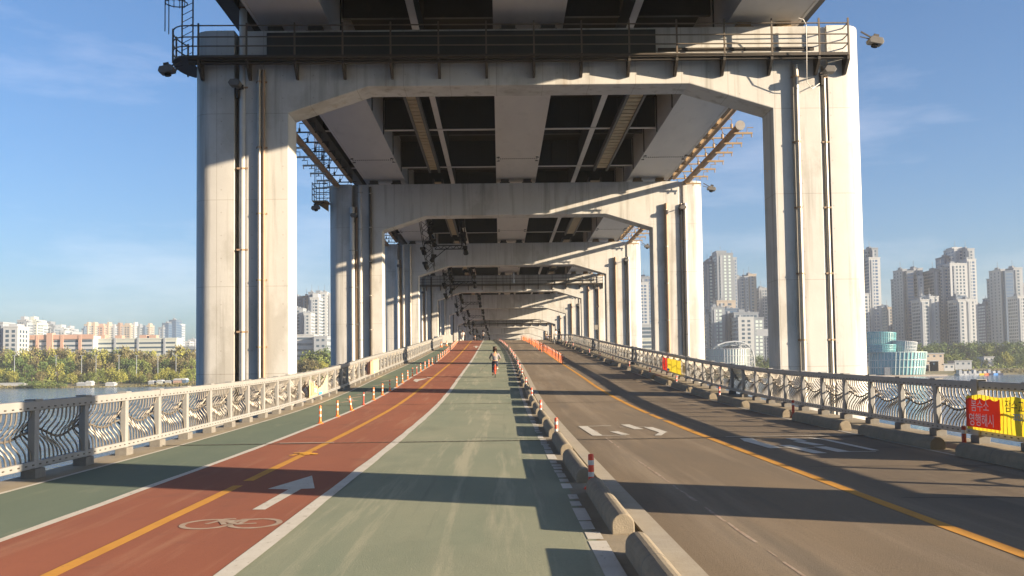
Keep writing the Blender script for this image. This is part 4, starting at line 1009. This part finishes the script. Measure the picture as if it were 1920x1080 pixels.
mb.build('roof_house', M['bpink'], Bq)
building('white apartment building with a dark roof at the left edge, beside the pink slab', 'apartment block', [Vv(6, 33, 614, 640, 16, 'bwhite', pitch=4, fl=3, roof=(.2, .8, 1.5)), Vv(-8, 5.5, 606, 652, 16, 'bpale')])
for i, (a, b, y, m, lab) in enumerate((
        (32, 49, 601, 'bpale', 'pale grey tower above the left part of the pink slab'), (50, 68, 601, 'bmint', 'pale green tower next to the pale grey one above the pink slab'), (71, 79, 608, 'bwhite', 'narrow white tower behind the middle of the pink slab'),
        (80, 100, 610, 'bgrey', 'grey tower with a stepped top behind the middle of the pink slab'), (101, 120, 616, 'bwhite', 'white tower behind the pink slab, right of the grey one'), (121, 134, 618, 'bpale', 'small pale tower, rightmost of the cluster above the pink slab'))):
    building(lab, 'tower', [Vv(a, b, y, 1100+i*14, 20, m, roof=(.2, .6, 4)), Vv(a+(b-a)*.62, b+1.5, y+5, 1092+i*14, 26, m)], 'towers behind the left slabs')
for i, (a, b, y, m, lab) in enumerate((
        (153, 157.5, 617, 'bblue', 'thin blue tower at the left end of the middle cluster above the slabs'), (158, 165.5, 609, 'bbeige', 'slim beige tower over the joint of the two slabs'), (168, 178, 609, 'bbeige', 'beige tower second from the left in the middle cluster'),
        (179, 195, 612, 'bpink', 'pinkish tower with dark top in the middle cluster'), (196, 204, 609, 'bbeige', 'slim beige tower right of the pinkish one'), (205, 215, 613, 'bpale', 'pale tower in the middle of the middle cluster'), (216, 225, 610, 'bbrown', 'brownish tower right of the pale one'),
        (226, 245, 611, 'bbeige', 'wide beige tower with striped front in the middle cluster'), (246, 253, 609, 'bwhite', 'slim white tower right of the wide beige one'), (254, 262, 612, 'bgrey', 'grey tower towards the right of the middle cluster'), (263, 272, 615, 'bblue', 'dark blue lower tower in the middle cluster'), (273, 281, 611, 'bbeige', 'beige tower at the right end of the middle cluster'))):
    building(lab, 'tower', [Vv(a, b, y, 1300+i*9, 18, m, pitch=3.6, roof=(.3, .8, 3))], 'towers behind the left slabs')
for (a, b, y, m, lab) in ((297, 306, 615, 'bgrey', 'short grey tower at the left of the blue tower group'), (304, 316, 607, 'bblue', 'blue glass tower left of the tallest one in the left skyline'), (317, 330, 601, 'bblue', 'tallest blue tower of the left skyline'), (331, 336.5, 608, 'bwhite', 'slim white tower at the right of the blue group')):
    building(lab, 'tower', [Vv(a, b, y, 1200+(a-297), 22, m, gl=M['winblue'])], 'towers behind the left slabs')
building('far white low building by the left pier column', 'building', [Vv(346, 356, 641, 1500, 20, 'bwhite'), Vv(353, 366, 637, 1520, 20, 'bpale')])
building('low viaduct-like grey building at the right end of the green slab', 'building', [Vv(332, 366, 651, 900, 12, 'bgrey', band=True)])
# between the two nearest left columns
building('white tower with a dark crown between the two left columns', 'tower', [Vv(581, 598, 559, 930, 24, 'bwhite', roof=(.2, .8, 4)), Vv(578, 587, 549, 965, 20, 'bgrey')])
building('tall white tower with vertical dark stripe between the two left columns, rightmost', 'tower', [Vv(600, 613, 549, 950, 26, 'bwhite', pitch=5), Vv(613.5, 632, 551, 955, 26, 'bwhite', ww=1.2), Vv(590, 600.5, 551, 975, 20, 'bgrey', roof=(.1, .9, 3))])
building('brown-topped tower behind the column edge, left of the white towers', 'tower', [Vv(545, 567, 557, 985, 22, 'bblue'), Vv(567, 578, 556, 980, 22, 'bbrown', pitch=6)])
building('pale grey tower half hidden by the nearest left column', 'tower', [Vv(540, 568, 579, 915, 20, 'bpale', pitch=5), Vv(569, 583, 588, 905, 20, 'bwhite', ww=2.2, pitch=3.4)])
building('white office slab with window bands low between the left columns', 'building', [Vv(540, 588, 629, 820, 20, 'bwhite', band=True, wh=1.8, fl=5)])
building('white low block with square windows, right of the office slab between the left columns', 'building', [Vv(588.5, 613, 632, 812, 20, 'bpale', pitch=4.5, fl=5, ww=2.4)])
# right of the road
building('slim white tower with blue windows at the edge of the second right column', 'tower', [Vv(1190, 1216, 531, 900, 22, 'bwhite', gl=M['winblue']), Vv(1199, 1225, 520, 925, 22, 'bgrey', gl=M['winblue'])])
building('low pale buildings stacked at the edge of the second right column', 'building', [Vv(1198, 1226, 610, 760, 20, 'bpale', band=True), Vv(1200, 1228, 636, 740, 14, 'bmint', band=True)])
building('tallest grey hotel tower with a dark blue flank between the right columns', 'tower', [Vv(1344, 1374, 476, 900, 30, 'bgrey', gl=M['palegl'], pitch=4.2, ww=1.9, roof=(.05, .7, 3)), Vv(1374.2, 1381, 484, 903, 26, 'bpale', gl=M['winblue']), Vv(1321, 1343.5, 492, 912, 24, 'bblue', gl=M['palegl'], pitch=6), Vv(1333, 1343.8, 484, 920, 20, 'bblue', gl=M['winblue'])])
building('beige and white tower right of the grey hotel tower', 'tower', [Vv(1382, 1396, 520, 960, 22, 'bwhite', gl=M['winblue']), Vv(1396, 1403, 519, 958, 24, 'bwhite'), Vv(1403.2, 1418, 515, 962, 26, 'bbeige', pitch=7)])
building('pale apartment tower beside the nearest right column', 'tower', [Vv(1412, 1423, 543, 1000, 22, 'bbrown'), Vv(1423.3, 1442, 541, 990, 22, 'bpale')])
building('wide grey hotel block with cream attic below the tallest grey tower', 'building', [Vv(1325, 1333.5, 586, 795, 22, 'bgrey', pitch=3.4), Vv(1334, 1359, 577, 790, 24, 'bgrey', pitch=3.6, ww=2.2, gl=M['palegl']), Vv(1359.3, 1385, 580, 800, 22, 'bblue', gl=M['winblue']), Vv(1344, 1379, 565, 815, 12, 'bbeige', pitch=6, ww=3, fl=9)])
building('white block with square windows and dark top strip, right of the grey hotel block', 'building', [Vv(1384, 1413, 596, 770, 22, 'bwhite', pitch=4.6, ww=2.4, fl=3.4), Vv(1376, 1422, 587, 786, 14, 'bgrey', pitch=3), Vv(1413.4, 1432, 597, 778, 20, 'bgrey', gl=M['palegl'])])
t = thing('billboard', 'white rooftop billboard beside the nearest right column', 'billboard', (at(1428, 624, 740).x, 740, -1))
a = at(1418, 617, 740); b = at(1441, 630, 740); mb = MB(); mb.box(a.x, b.x, 740, 740.6, b.z, a.z); mb.build('panel', M['bpale'], t); mb = MB()
for f in (.2, .8): x = a.x+(b.x-a.x)*f; mb.box(x-.3, x+.3, 740.2, 740.5, -3, b.z)
mb.build('support', M['bgrey'], t)
building('tall white tower right of the nearest right column, with blue glass centre', 'tower', [Vv(1600, 1634, 469, 905, 26, 'bwhite', roof=(.1, .5, 2)), Vv(1634.2, 1646, 466, 900, 30, 'bgrey', pitch=6), Vv(1629, 1650, 484, 895, 24, 'bwhite', gl=M['winblue']), Vv(1612, 1629, 552, 880, 18, 'bwhite')])
building('dark low tower between the two tall towers on the right', 'tower', [Vv(1651, 1663, 573, 1050, 20, 'bblue')])
building('beige stepped tower beside the dark low one on the right bank', 'tower', [Vv(1664, 1675, 577, 1010, 20, 'bbeige', pitch=4), Vv(1676, 1690, 583, 1040, 20, 'bpink', pitch=4)])
building('tall slim tower, grey with dark glass centre, left of the tallest pair on the right', 'tower', [Vv(1700, 1713, 509, 908, 20, 'bgrey', gl=M['winblue'], band=True, wh=2.0), Vv(1692, 1700, 506, 912, 22, 'bpale', pitch=7), Vv(1687.5, 1691.8, 522, 920, 22, 'bgrey'), Vv(1713.3, 1730, 504, 915, 22, 'bpale', pitch=4.2), Vv(1720, 1731.5, 519, 906, 18, 'bwhite')])
building('pair of white mid-height towers below the slim grey tower', 'tower', [Vv(1726, 1742, 563, 860, 20, 'bwhite'), Vv(1743, 1760, 557, 865, 20, 'bwhite', ww=1.3), Vv(1727, 1741, 556, 880, 14, 'bblue')])
building('tallest white tower group on the right with stepped crown', 'tower', [Vv(1781, 1813, 495, 890, 24, 'bwhite', ww=1.5), Vv(1789, 1813.4, 467, 915, 22, 'bwhite', gl=M['winblue'], roof=(.0, .8, 1.5)), Vv(1813.8, 1827, 467, 905, 24, 'bpale', pitch=6), Vv(1771.5, 1790, 482, 925, 20, 'bblue', gl=M['winblue']), Vv(1751, 1766, 507, 900, 24, 'bgrey'), Vv(1766.3, 1780.5, 502, 895, 24, 'bpale', gl=M['winblue']), Vv(1813, 1830, 487, 896, 18, 'bwhite', gl=M['winblue'])])
building('pair of white lower towers in front of the tallest group on the right', 'tower', [Vv(1796, 1811, 563, 850, 20, 'bwhite'), Vv(1812, 1829, 562, 854, 20, 'bwhite', ww=1.3), Vv(1792, 1811.4, 556, 872, 16, 'bblue')])
building('dark slim tower right of the tallest group', 'tower', [Vv(1834, 1846, 571, 980, 20, 'bblue', gl=M['winblue'])])
building('grey lower slab tower between the tallest group and the right-edge tower', 'tower', [Vv(1848, 1868, 570, 960, 20, 'bgrey', gl=M['palegl']), Vv(1861, 1873, 559, 985, 20, 'bblue')])
building('tall tower at the right edge of the view, grey with dark glass centre', 'tower', [Vv(1884, 1900, 509, 908, 20, 'bblue', gl=M['winblue'], band=True, wh=1.6), Vv(1876, 1884, 506, 912, 22, 'bpale', pitch=7), Vv(1871.5, 1875.8, 521, 920, 22, 'bgrey'), Vv(1900.3, 1917, 503, 915, 22, 'bpale', pitch=4.4), Vv(1908, 1925, 556, 870, 18, 'bwhite'), Vv(1917.3, 1940, 535, 935, 20, 'bgrey')])
# floating glass halls on the right
def drum(name, par, px, pyt, pyb, D, rx_px, ry, m, fin, lean=0, tilt=0, nf=46):
    c = at(px, pyb, D); zt = at(px, pyt, D).z; rx = rx_px*D/1800; n = 40; mb = MB()
    for i in range(n):
        g = 6.2832*i/n; f = 1+lean*.0
        mb.v.append((c.x+rx*.94*math.cos(g), D+ry*.94*math.sin(g), c.z))
    for i in range(n):
        g = 6.2832*i/n; mb.v.append((c.x+lean+rx*math.cos(g), D+ry*math.sin(g), zt+tilt*math.cos(g)))
    for i in range(n): mb.face((i, (i+1) % n, n+(i+1) % n, n+i))
    mb.face(tuple(n+i for i in range(n))); o = mb.build(name, m, par)
    mb = MB()
    for i in range(nf):
        g = 6.2832*(i+.5)/nf; a = V((c.x+rx*.955*math.cos(g), D+ry*.955*math.sin(g), c.z)); b = V((c.x+lean+rx*1.015*math.cos(g), D+ry*1.015*math.sin(g), zt+tilt*math.cos(g))); mb.bar(a, b, .35, .35)
    for f in (.33, .66, 1.0):
        mb.tube([(c.x+lean*f+rx*(.95+.06*f)*math.cos(g), D+ry*(.95+.06*f)*math.sin(g), c.z+(zt-c.z)*f+tilt*math.cos(g)*f) for g in [6.2832*i/40 for i in range(40)]], .25, 5, close=True)
    mb.build('fins', fin, o); return o
t = thing('glass_hall', 'blue-green glass hall of stacked leaning drums by the right bank', 'building', (at(1682, 703, 520).x, 520, WZ))
drum('lower_drum', t, 1682, 661, 702.5, 520, 51, 13, M['teal'], M['palegl'], lean=.8)
drum('upper_drum', t, 1650, 624, 656, 528, 28, 9, M['palegl'], M['teal'], tilt=-.3)
drum('upper_drum', t, 1692, 641, 661, 522, 24, 8, M['palegl'], M['bwhite'], lean=.5, tilt=-.6)
drum('upper_drum', t, 1652, 647, 661, 518, 26, 8, M['palegl'], M['teal'])
c = at(1682, 704, 512); mb = MB(); mb.box(c.x-17, c.x+24, 505, 540, WZ-.5, WZ+.7); mb.build('pontoon', M['bbeige'], t)
mb = MB(); c = at(1664, 700, 506.5); mb.box(c.x-1.6, c.x+1.6, 506.4, 507.6, WZ+.7, WZ+5); mb.build('entrance', M['bdark'], t)
t = thing('arched_hall', 'pale glass hall under a curved white truss between the right columns', 'building', (at(1364, 690, 600).x, 600, WZ))
drum('glass_drum', t, 1366, 655, 692, 600, 40, 12, M['palegl'], M['bwhite'], nf=50)
mb = MB(); pa = []
for (px, py) in ((1345, 647), (1360, 642), (1378, 640), (1393, 642), (1404, 648), (1411, 658), (1414, 672), (1415, 690)): pa.append(at(px, py, 606))
pb = [p+V((-1.9, 6, -2.2)) for p in pa]; mb.tube(pa, .45, 6); mb.tube(pb, .4, 6)
for i in range(len(pa)-1): mb.tube([pa[i], pb[i+1]], .28, 5); mb.tube([pb[i], pa[i+1]], .28, 5); mb.tube([pa[i], pb[i]], .28, 5)
mb.build('arch_truss', M['bwhite'], t)
for (a, b, y0_, y1_, m, lab) in ((1734, 1770, 662, 682, 'bbeige', 'beige windowless shed right of the glass hall'), (1769.5, 1790, 682, 701, 'bwhite', 'white cabin by the water right of the glass hall'), (1731, 1742, 683, 701, 'bwhite', 'small white cabin against the glass hall'), (1742.5, 1760, 676, 699, 'bbrown', 'brown low shed between the two white cabins'), (1845, 1864, 668.5, 675, 'bwhite', 'long white low roof among the trees on the right bank'), (1790, 1822, 676, 684, 'bpale', 'grey low landing building behind the boats')):
    D = 565 if a != 1845 else 640; p0 = at(a, y0_, D); p1 = at(b, y1_, D)
    t = thing('shed', lab, 'shed', ((p0.x+p1.x)/2, D, p1.z)); mb = MB(); mb.box(p0.x, p1.x, D, D+9, min(p1.z, -4.6), p0.z-.5); mb.build('wall', M[m], t); mb = MB(); mb.box(p0.x-.4, p1.x+.4, D-.4, D+9.4, p0.z-.5, p0.z); mb.build('roof', M['bpale'], t)
    mb = MB(); n = max(1, int((p1.x-p0.x)/3))
    for i in range(n): x = p0.x+(p1.x-p0.x)*(i+.5)/n; mb.box(x-.6, x+.6, D-.05, D-.01, p0.z-2.4, p0.z-1.3)
    mb.build('window', M['win'], t)
# boats moored on the right
bt_cols = [('white motor boat with a small cabin', 'bwhite'), ('white covered boat', 'bpale'), ('yellow boat', 'banneryellow'), ('red boat', 'bannerred'), ('blue boat', 'inkblue'), ('dark blue boat', 'navy')]
for i, (px, lab, m) in enumerate(((1799, 'white', 'bwhite'), (1808, 'white', 'bwhite'), (1817, 'pale grey', 'bpale'), (1826, 'white', 'bwhite'), (1836, 'yellow', 'banneryellow'), (1845, 'orange', 'orange'), (1853, 'dark blue', 'navy'), (1862, 'blue', 'inkblue'), (1871, 'navy', 'navy'))):
    D = 520; x = at(px, 702, D).x; t = thing('boat', f'small {lab} boat moored by the right bank, {nth(i)} from the left in its row', 'boat', (x, D, WZ), 'boats moored by the right bank')
    mb = MB(); mb.prism([(x-1.6, WZ+.9), (x-1.2, WZ-.1), (x+1.1, WZ-.1), (x+1.7, WZ+1.0)], 'y', D-3, D+3); mb.build('hull', M[m], t)
    mb = MB(); h = 2.3 if i % 3 else 3.0; mb.prism([(x-.9, WZ+.95), (x+.8, WZ+.95), (x+.6, WZ+h), (x-.7, WZ+h)], 'y', D-1.5, D+2); mb.build('cabin', M['bwhite'] if i % 2 else M['bpale'], t)
# tents, vans and small white buildings on the left bank
for i, (px, py, w_, h_, m, lab) in enumerate(((152, 716, 6, 2.4, 'bpale', 'pale blue-white kiosk on the left bank'), (166, 711, 4, 3.2, 'bwhite', 'white gabled hut behind the kiosk on the left bank'), (206, 713, 6, 2.6, 'bwhite', 'long white tent left of the willows on the left bank'), (283, 711, 3.4, 2.4, 'bpale', 'small pale tent on the sandy left bank'), (299, 709, 4, 2.6, 'bmint', 'pale green hut on the sandy left bank'), (315, 710, 4, 2.2, 'bwhite', 'white van-sized hut on the sandy left bank'), (333, 710, 6, 3, 'bpink', 'pinkish hut on the left bank near the pier'), (345, 708, 3, 3, 'bblue', 'blue hut on the left bank nearest to the pier'), (14, 715, 22, 1.4, 'bwhite', 'long low white awning at the left edge of the bank'))):
    D = 519; x = at(px, py, D).x; z = bank_z(x, D); t = thing('hut', lab, 'hut', (x, D, z)); w_ *= .8
    mb = MB(); mb.box(x-w_/2, x+w_/2, D, D+4, z-.3, z+h_*.65); mb.build('wall', M[m], t)
    mb = MB(); mb.prism([(x-w_/2-.3, z+h_*.65), (x+w_/2+.3, z+h_*.65), (x+w_*.3, z+h_), (x-w_*.3, z+h_)], 'y', D-.3, D+4.3); mb.build('roof', M['bwhite'], t)
for i, px in enumerate((27, 105, 153, 180, 223, 256, 296, 330)):
    D = 548; x = at(px, 680, D).x; z = bank_z(x, D); t = thing('park_lamp', f'tall pale lamp post among the trees of the left bank, {nth(i)} from the left', 'lamp post', (x, D, z), 'lamp posts on the left bank')
    zt = at(px, 667, D).z; mb = MB(); mb.tube([(x, D, z), (x, D, zt)], [.22, .14], 7); mb.build('pole', M['bpale'], t); mb = MB(); mb.box(x-1.0, x+1.0, D-.25, D+.25, zt, zt+.25); mb.build('lamp_head', M['bpale'], t)

# ------------------------------------------------------------------ trees on the banks
def leafmat(n, c1, c2):
    m = mat(n, c1, .8, col2=c2, scale=.55, amount=.5, layers=[((c1[0]*.62, c1[1]*.66, c1[2]*.6), 1.3, (1, 1, 1), .5, .7, .6)]); b = m.node_tree.nodes['Principled BSDF']; b.inputs['Specular IOR Level'].default_value = .2; return m
LEAF = {'olive': leafmat('yellow green leaves', (.23, .24, .05), (.31, .30, .07)), 'dark': leafmat('dark green leaves', (.075, .125, .038), (.11, .16, .05)), 'mid': leafmat('mid green leaves', (.135, .175, .045), (.19, .22, .06)), 'brown': leafmat('budding brown twigs', (.15, .135, .062), (.20, .175, .08))}
M['bark'] = mat('bark', (.09, .07, .05), .95, col2=(.06, .05, .035), scale=3)
rt = random.Random(11)
def rdir():
    z = rt.uniform(-1, 1); a = rt.uniform(0, 6.2832); r = math.sqrt(1-z*z); return V((r*math.cos(a), r*math.sin(a), z))
def leaf(mb, c, s):
    n = rdir(); u = n.orthogonal().normalized(); v = n.cross(u); a = rt.uniform(.6, 1.2)*s; b = rt.uniform(.5, .9)*s
    mb.poly([c-u*a, c-v*b*.8+u*a*.1, c+u*a, c+v*b])
def crown(kind, seed, col):
    rt.seed(seed*13+len(kind)); mb = MB(); cl = []
    if kind == 'round':
        for i in range(15): d = rdir(); cl.append((V((d.x*.34, d.y*.34, .50+d.z*.30)), rt.uniform(.13, .22)))
    elif kind == 'tall':
        for i in range(16): h = rt.uniform(.04, .95)**1.15; q = .22*(1-abs(h-.3)*1.15); d = rdir(); cl.append((V((d.x*q, d.y*q, h)), rt.uniform(.08, .13)*(1.25-h*.5)))
    else:
        for i in range(13): d = rdir(); cl.append((V((d.x*.55, d.y*.4, .32+d.z*.24)), rt.uniform(.16, .26)))
    N = 85 if kind != 'tall' else 50
    for c, r in cl:
        for i in range(N): d = rdir(); p = c+d*r*rt.uniform(.55, 1.08); leaf(mb, p, rt.uniform(.022, .040)) if p.z > .02 else None
    me_o = mb.build('crown', LEAF[col]); return me_o
def trunkm(kind):
    mb = MB(); mb.tube([(0, 0, -.03), (.01, 0, .2), (0, .01, .45), (.01, 0, .75)], [.03, .024, .016, .005], 7)
    if kind != 'shrub':
        for i in range(5): a = 1.3*i; mb.tube([(0, 0, .28+.06*i), (.12*math.cos(a), .12*math.sin(a), .42+.06*i), (.2*math.cos(a), .2*math.sin(a), .55+.06*i)], [.012, .008, .003], 5)
    return mb.build('trunk', M['bark'])
CR = {}
def tree(kind, col, px, pyt, D, lab, group, cat='tree', w=1.0):
    key = (kind, col, rt.randint(0, 3))
    if key not in CR:
        c = crown(kind, key[2], col); t_ = trunkm(kind); CR[key] = (c.data, t_.data)
        for o in (c, t_): COL.objects.unlink(o); bpy.data.objects.remove(o)
        rt.seed(len(CR)*101+int(px))
    x = at(px, pyt, D).x; zt = at(px, pyt, D).z; zb = bank_z(x, D); h = max(1.5, zt-zb)
    t = thing({'round': 'broad_tree', 'tall': 'slender_tree', 'shrub': 'shrub'}[kind], lab, cat, (x, D, zb), group)
    for nme, d in zip(('crown', 'trunk'), CR[key]):
        o = bpy.data.objects.new(nme, d); COL.objects.link(o); o.parent = t
    t.scale = (h*w, h*w, h/.92); t.rotation_euler = (0, 0, rt.uniform(0, 6.28)); return t
CN = {'olive': 'yellow-green', 'dark': 'dark green', 'mid': 'mid green', 'brown': 'brownish'}
KN = {'round': 'round', 'tall': 'slender', 'shrub': 'low'}
def row(spec, place_txt, group, D, jit=6):
    for i, (kind, col, px, py, wv) in enumerate(spec):
        tree(kind, col, px, py, D+rt.uniform(-jit, jit), f'{CN[col]} {KN[kind]} tree {place_txt}, {nth(i)} from the left', group, w=wv)
row([('round', 'olive', 14, 688, 1), ('round', 'olive', 28, 697, .9), ('tall', 'dark', 46, 682, 1.2), ('tall', 'dark', 60, 684, 1.2), ('round', 'brown', 80, 694, 1), ('round', 'olive', 108, 681, 1.05), ('round', 'olive', 135, 699, 1), ('round', 'brown', 144, 695, 1), ('round', 'mid', 168, 697, 1), ('round', 'mid', 185, 692, 1),
     ('round', 'olive', 207, 690, 1.1), ('round', 'olive', 228, 690, 1.1), ('round', 'mid', 243, 687, 1), ('round', 'olive', 262, 697, .9), ('round', 'brown', 280, 699, .9), ('round', 'olive', 302, 689, 1), ('round', 'olive', 316, 690, 1), ('round', 'olive', 335, 689, 1), ('round', 'olive', 352, 693, 1), ('round', 'mid', 362, 690, 1)],
    'in the front row along the left bank', 'front row trees on the left bank', 532, 5)
row([('round', 'dark', 22, 668, 1), ('round', 'dark', 42, 670, 1), ('tall', 'brown', 60, 668, 1.2), ('round', 'dark', 98, 668, 1.1), ('round', 'dark', 116, 670, 1.1), ('round', 'dark', 133, 671, 1), ('round', 'brown', 150, 676, 1.1), ('round', 'brown', 172, 674, 1.1), ('round', 'brown', 190, 668, 1), ('round', 'mid', 214, 681, 1), ('round', 'dark', 233, 673, 1), ('round', 'dark', 250, 674, 1), ('round', 'mid', 266, 675, 1.1), ('round', 'brown', 288, 672, 1), ('round', 'dark', 312, 674, 1), ('round', 'brown', 326, 676, 1), ('round', 'brown', 343, 670, 1), ('round', 'mid', 360, 672, 1)],
    'in the middle row on the left bank', 'middle row trees on the left bank', 566, 6)
sp = []
for i, px in enumerate(range(2, 370, 10)):
    y = 654+3*math.sin(i*1.7)+2*math.sin(i*.6) if px < 120 else 656+5*math.sin(i*1.3)+3*math.sin(i*.7)
    if px > 345: y -= 3
    sp.append(('round', ('brown', 'brown', 'mid', 'brown', 'olive')[i % 5], px+3*math.sin(i*2.3), y, .85+.2*math.sin(i*2.1)))
row(sp, 'in the back row before the long slabs', 'back row trees on the left bank', 600, 8)
row([('round', 'mid', 552, 658, 1.1), ('round', 'dark', 565, 661, 1.1), ('round', 'mid', 578, 659, 1.1), ('round', 'dark', 591, 660, 1.1), ('round', 'mid', 603, 657, 1.1), ('round', 'dark', 616, 652, 1), ('round', 'dark', 628, 655, 1)], 'in the upper row between the left columns', 'trees seen between the left columns', 600)
row([('round', 'brown', 552, 674, 1.2), ('round', 'olive', 560, 682, 1), ('round', 'brown', 572, 674, 1.3), ('round', 'brown', 588, 676, 1.3), ('round', 'olive', 602, 678, 1.2), ('round', 'olive', 616, 676, 1.2), ('round', 'olive', 578, 690, 1)], 'in the lower row between the left columns', 'trees seen between the left columns', 560)
sp = []
for i, px in enumerate(range(1712, 1935, 8)): sp.append(('round', ('dark', 'dark', 'mid', 'dark')[i % 4], px+2*math.sin(i*2), 643+2.5*math.sin(i*1.9)+1.5*math.sin(i*.7), 1.0))
row(sp, 'in the dark row below the right towers', 'dark tree row on the right bank', 740, 10)
row([('round', 'dark', 1716, 656, 1), ('round', 'mid', 1778, 662, 1), ('round', 'mid', 1790, 664, 1), ('round', 'dark', 1802, 662, 1), ('round', 'olive', 1813, 672, .9), ('round', 'mid', 1829, 674, 1), ('round', 'olive', 1842, 670, 1), ('round', 'dark', 1870, 668, 1), ('round', 'olive', 1884, 660, 1), ('round', 'mid', 1896, 668, 1), ('round', 'dark', 1910, 664, 1), ('round', 'mid', 1924, 668, 1), ('round', 'olive', 1744, 690, .8)], 'in the nearer row on the right bank', 'nearer trees on the right bank', 625, 8)
row([('round', 'mid', 1421, 668, 1), ('round', 'dark', 1432, 662, 1.1), ('round', 'olive', 1428, 682, 1), ('round', 'mid', 1440, 672, 1)], 'beside the arched hall at the right column', 'trees beside the arched hall', 640, 4)
for i, (px, py, wv) in enumerate(((55, 713, 2.0), (66, 711, 2.2), (80, 710, 2.4), (94, 712, 2.2), (106, 714, 2.2), (118, 716, 2))):
    tree('shrub', 'dark' if i % 2 else 'mid', px, py, 508+i*.6, f'dense low green shrub at the left waterline, {nth(i)} from the left', 'shrubs at the left waterline', 'shrub', wv)
# bushes and undergrowth that read as one mass
def mass(name, spec, col):
    mb = MB(); rt.seed(len(spec)*7+3)
    for (pa_, pb_, D0, D1, hmin, hmax, n, s) in spec:
        for i in range(n):
            D = rt.uniform(D0, D1); px = rt.uniform(pa_, pb_); x = at(px, 700, D).x; z = bank_z(x, D); h = rt.uniform(hmin, hmax)*(.6+.4*math.sin(x*.13)+.25*math.sin(x*.41+D)); c = V((x, D, z+max(.2, h)*rt.random()))
            for k in range(7): leaf(mb, c+rdir()*rt.uniform(.3, 1.3)*s, .55*s)
    return tag(mb.build(name, LEAF[col]), kind='stuff')
mass('undergrowth', [(-20, 370, 540, 600, 2, 7, 1500, 1.3), (545, 640, 540, 600, 2, 6, 320, 1.1), (1400, 1450, 600, 660, 1, 5, 150, 1.1), (1740, 1940, 600, 720, 1, 5, 500, 1.1)], 'mid')
mass('reeds', [(0, 370, 506, 514, .4, 1.3, 420, .7), (250, 370, 508, 525, .2, .9, 260, .6), (1790, 1940, 535, 560, .4, 1.6, 260, .8)], 'brown')

# ------------------------------------------------------------------ the hazy air over the river
m = bpy.data.materials.new('haze air'); m.use_nodes = True; N = m.node_tree.nodes; N.clear()
ou = N.new('ShaderNodeOutputMaterial'); pv = N.new('ShaderNodeVolumePrincipled'); pv.inputs['Color'].default_value = (.86, .92, 1, 1); pv.inputs['Density'].default_value = .00014; pv.inputs['Anisotropy'].default_value = 0
m.node_tree.links.new(pv.outputs['Volume'], ou.inputs['Volume'])
mb = MB(); mb.box(-1500, 1500, -120, 1750, WZ-3, 150); tag(mb.build('haze', m), kind='stuff')
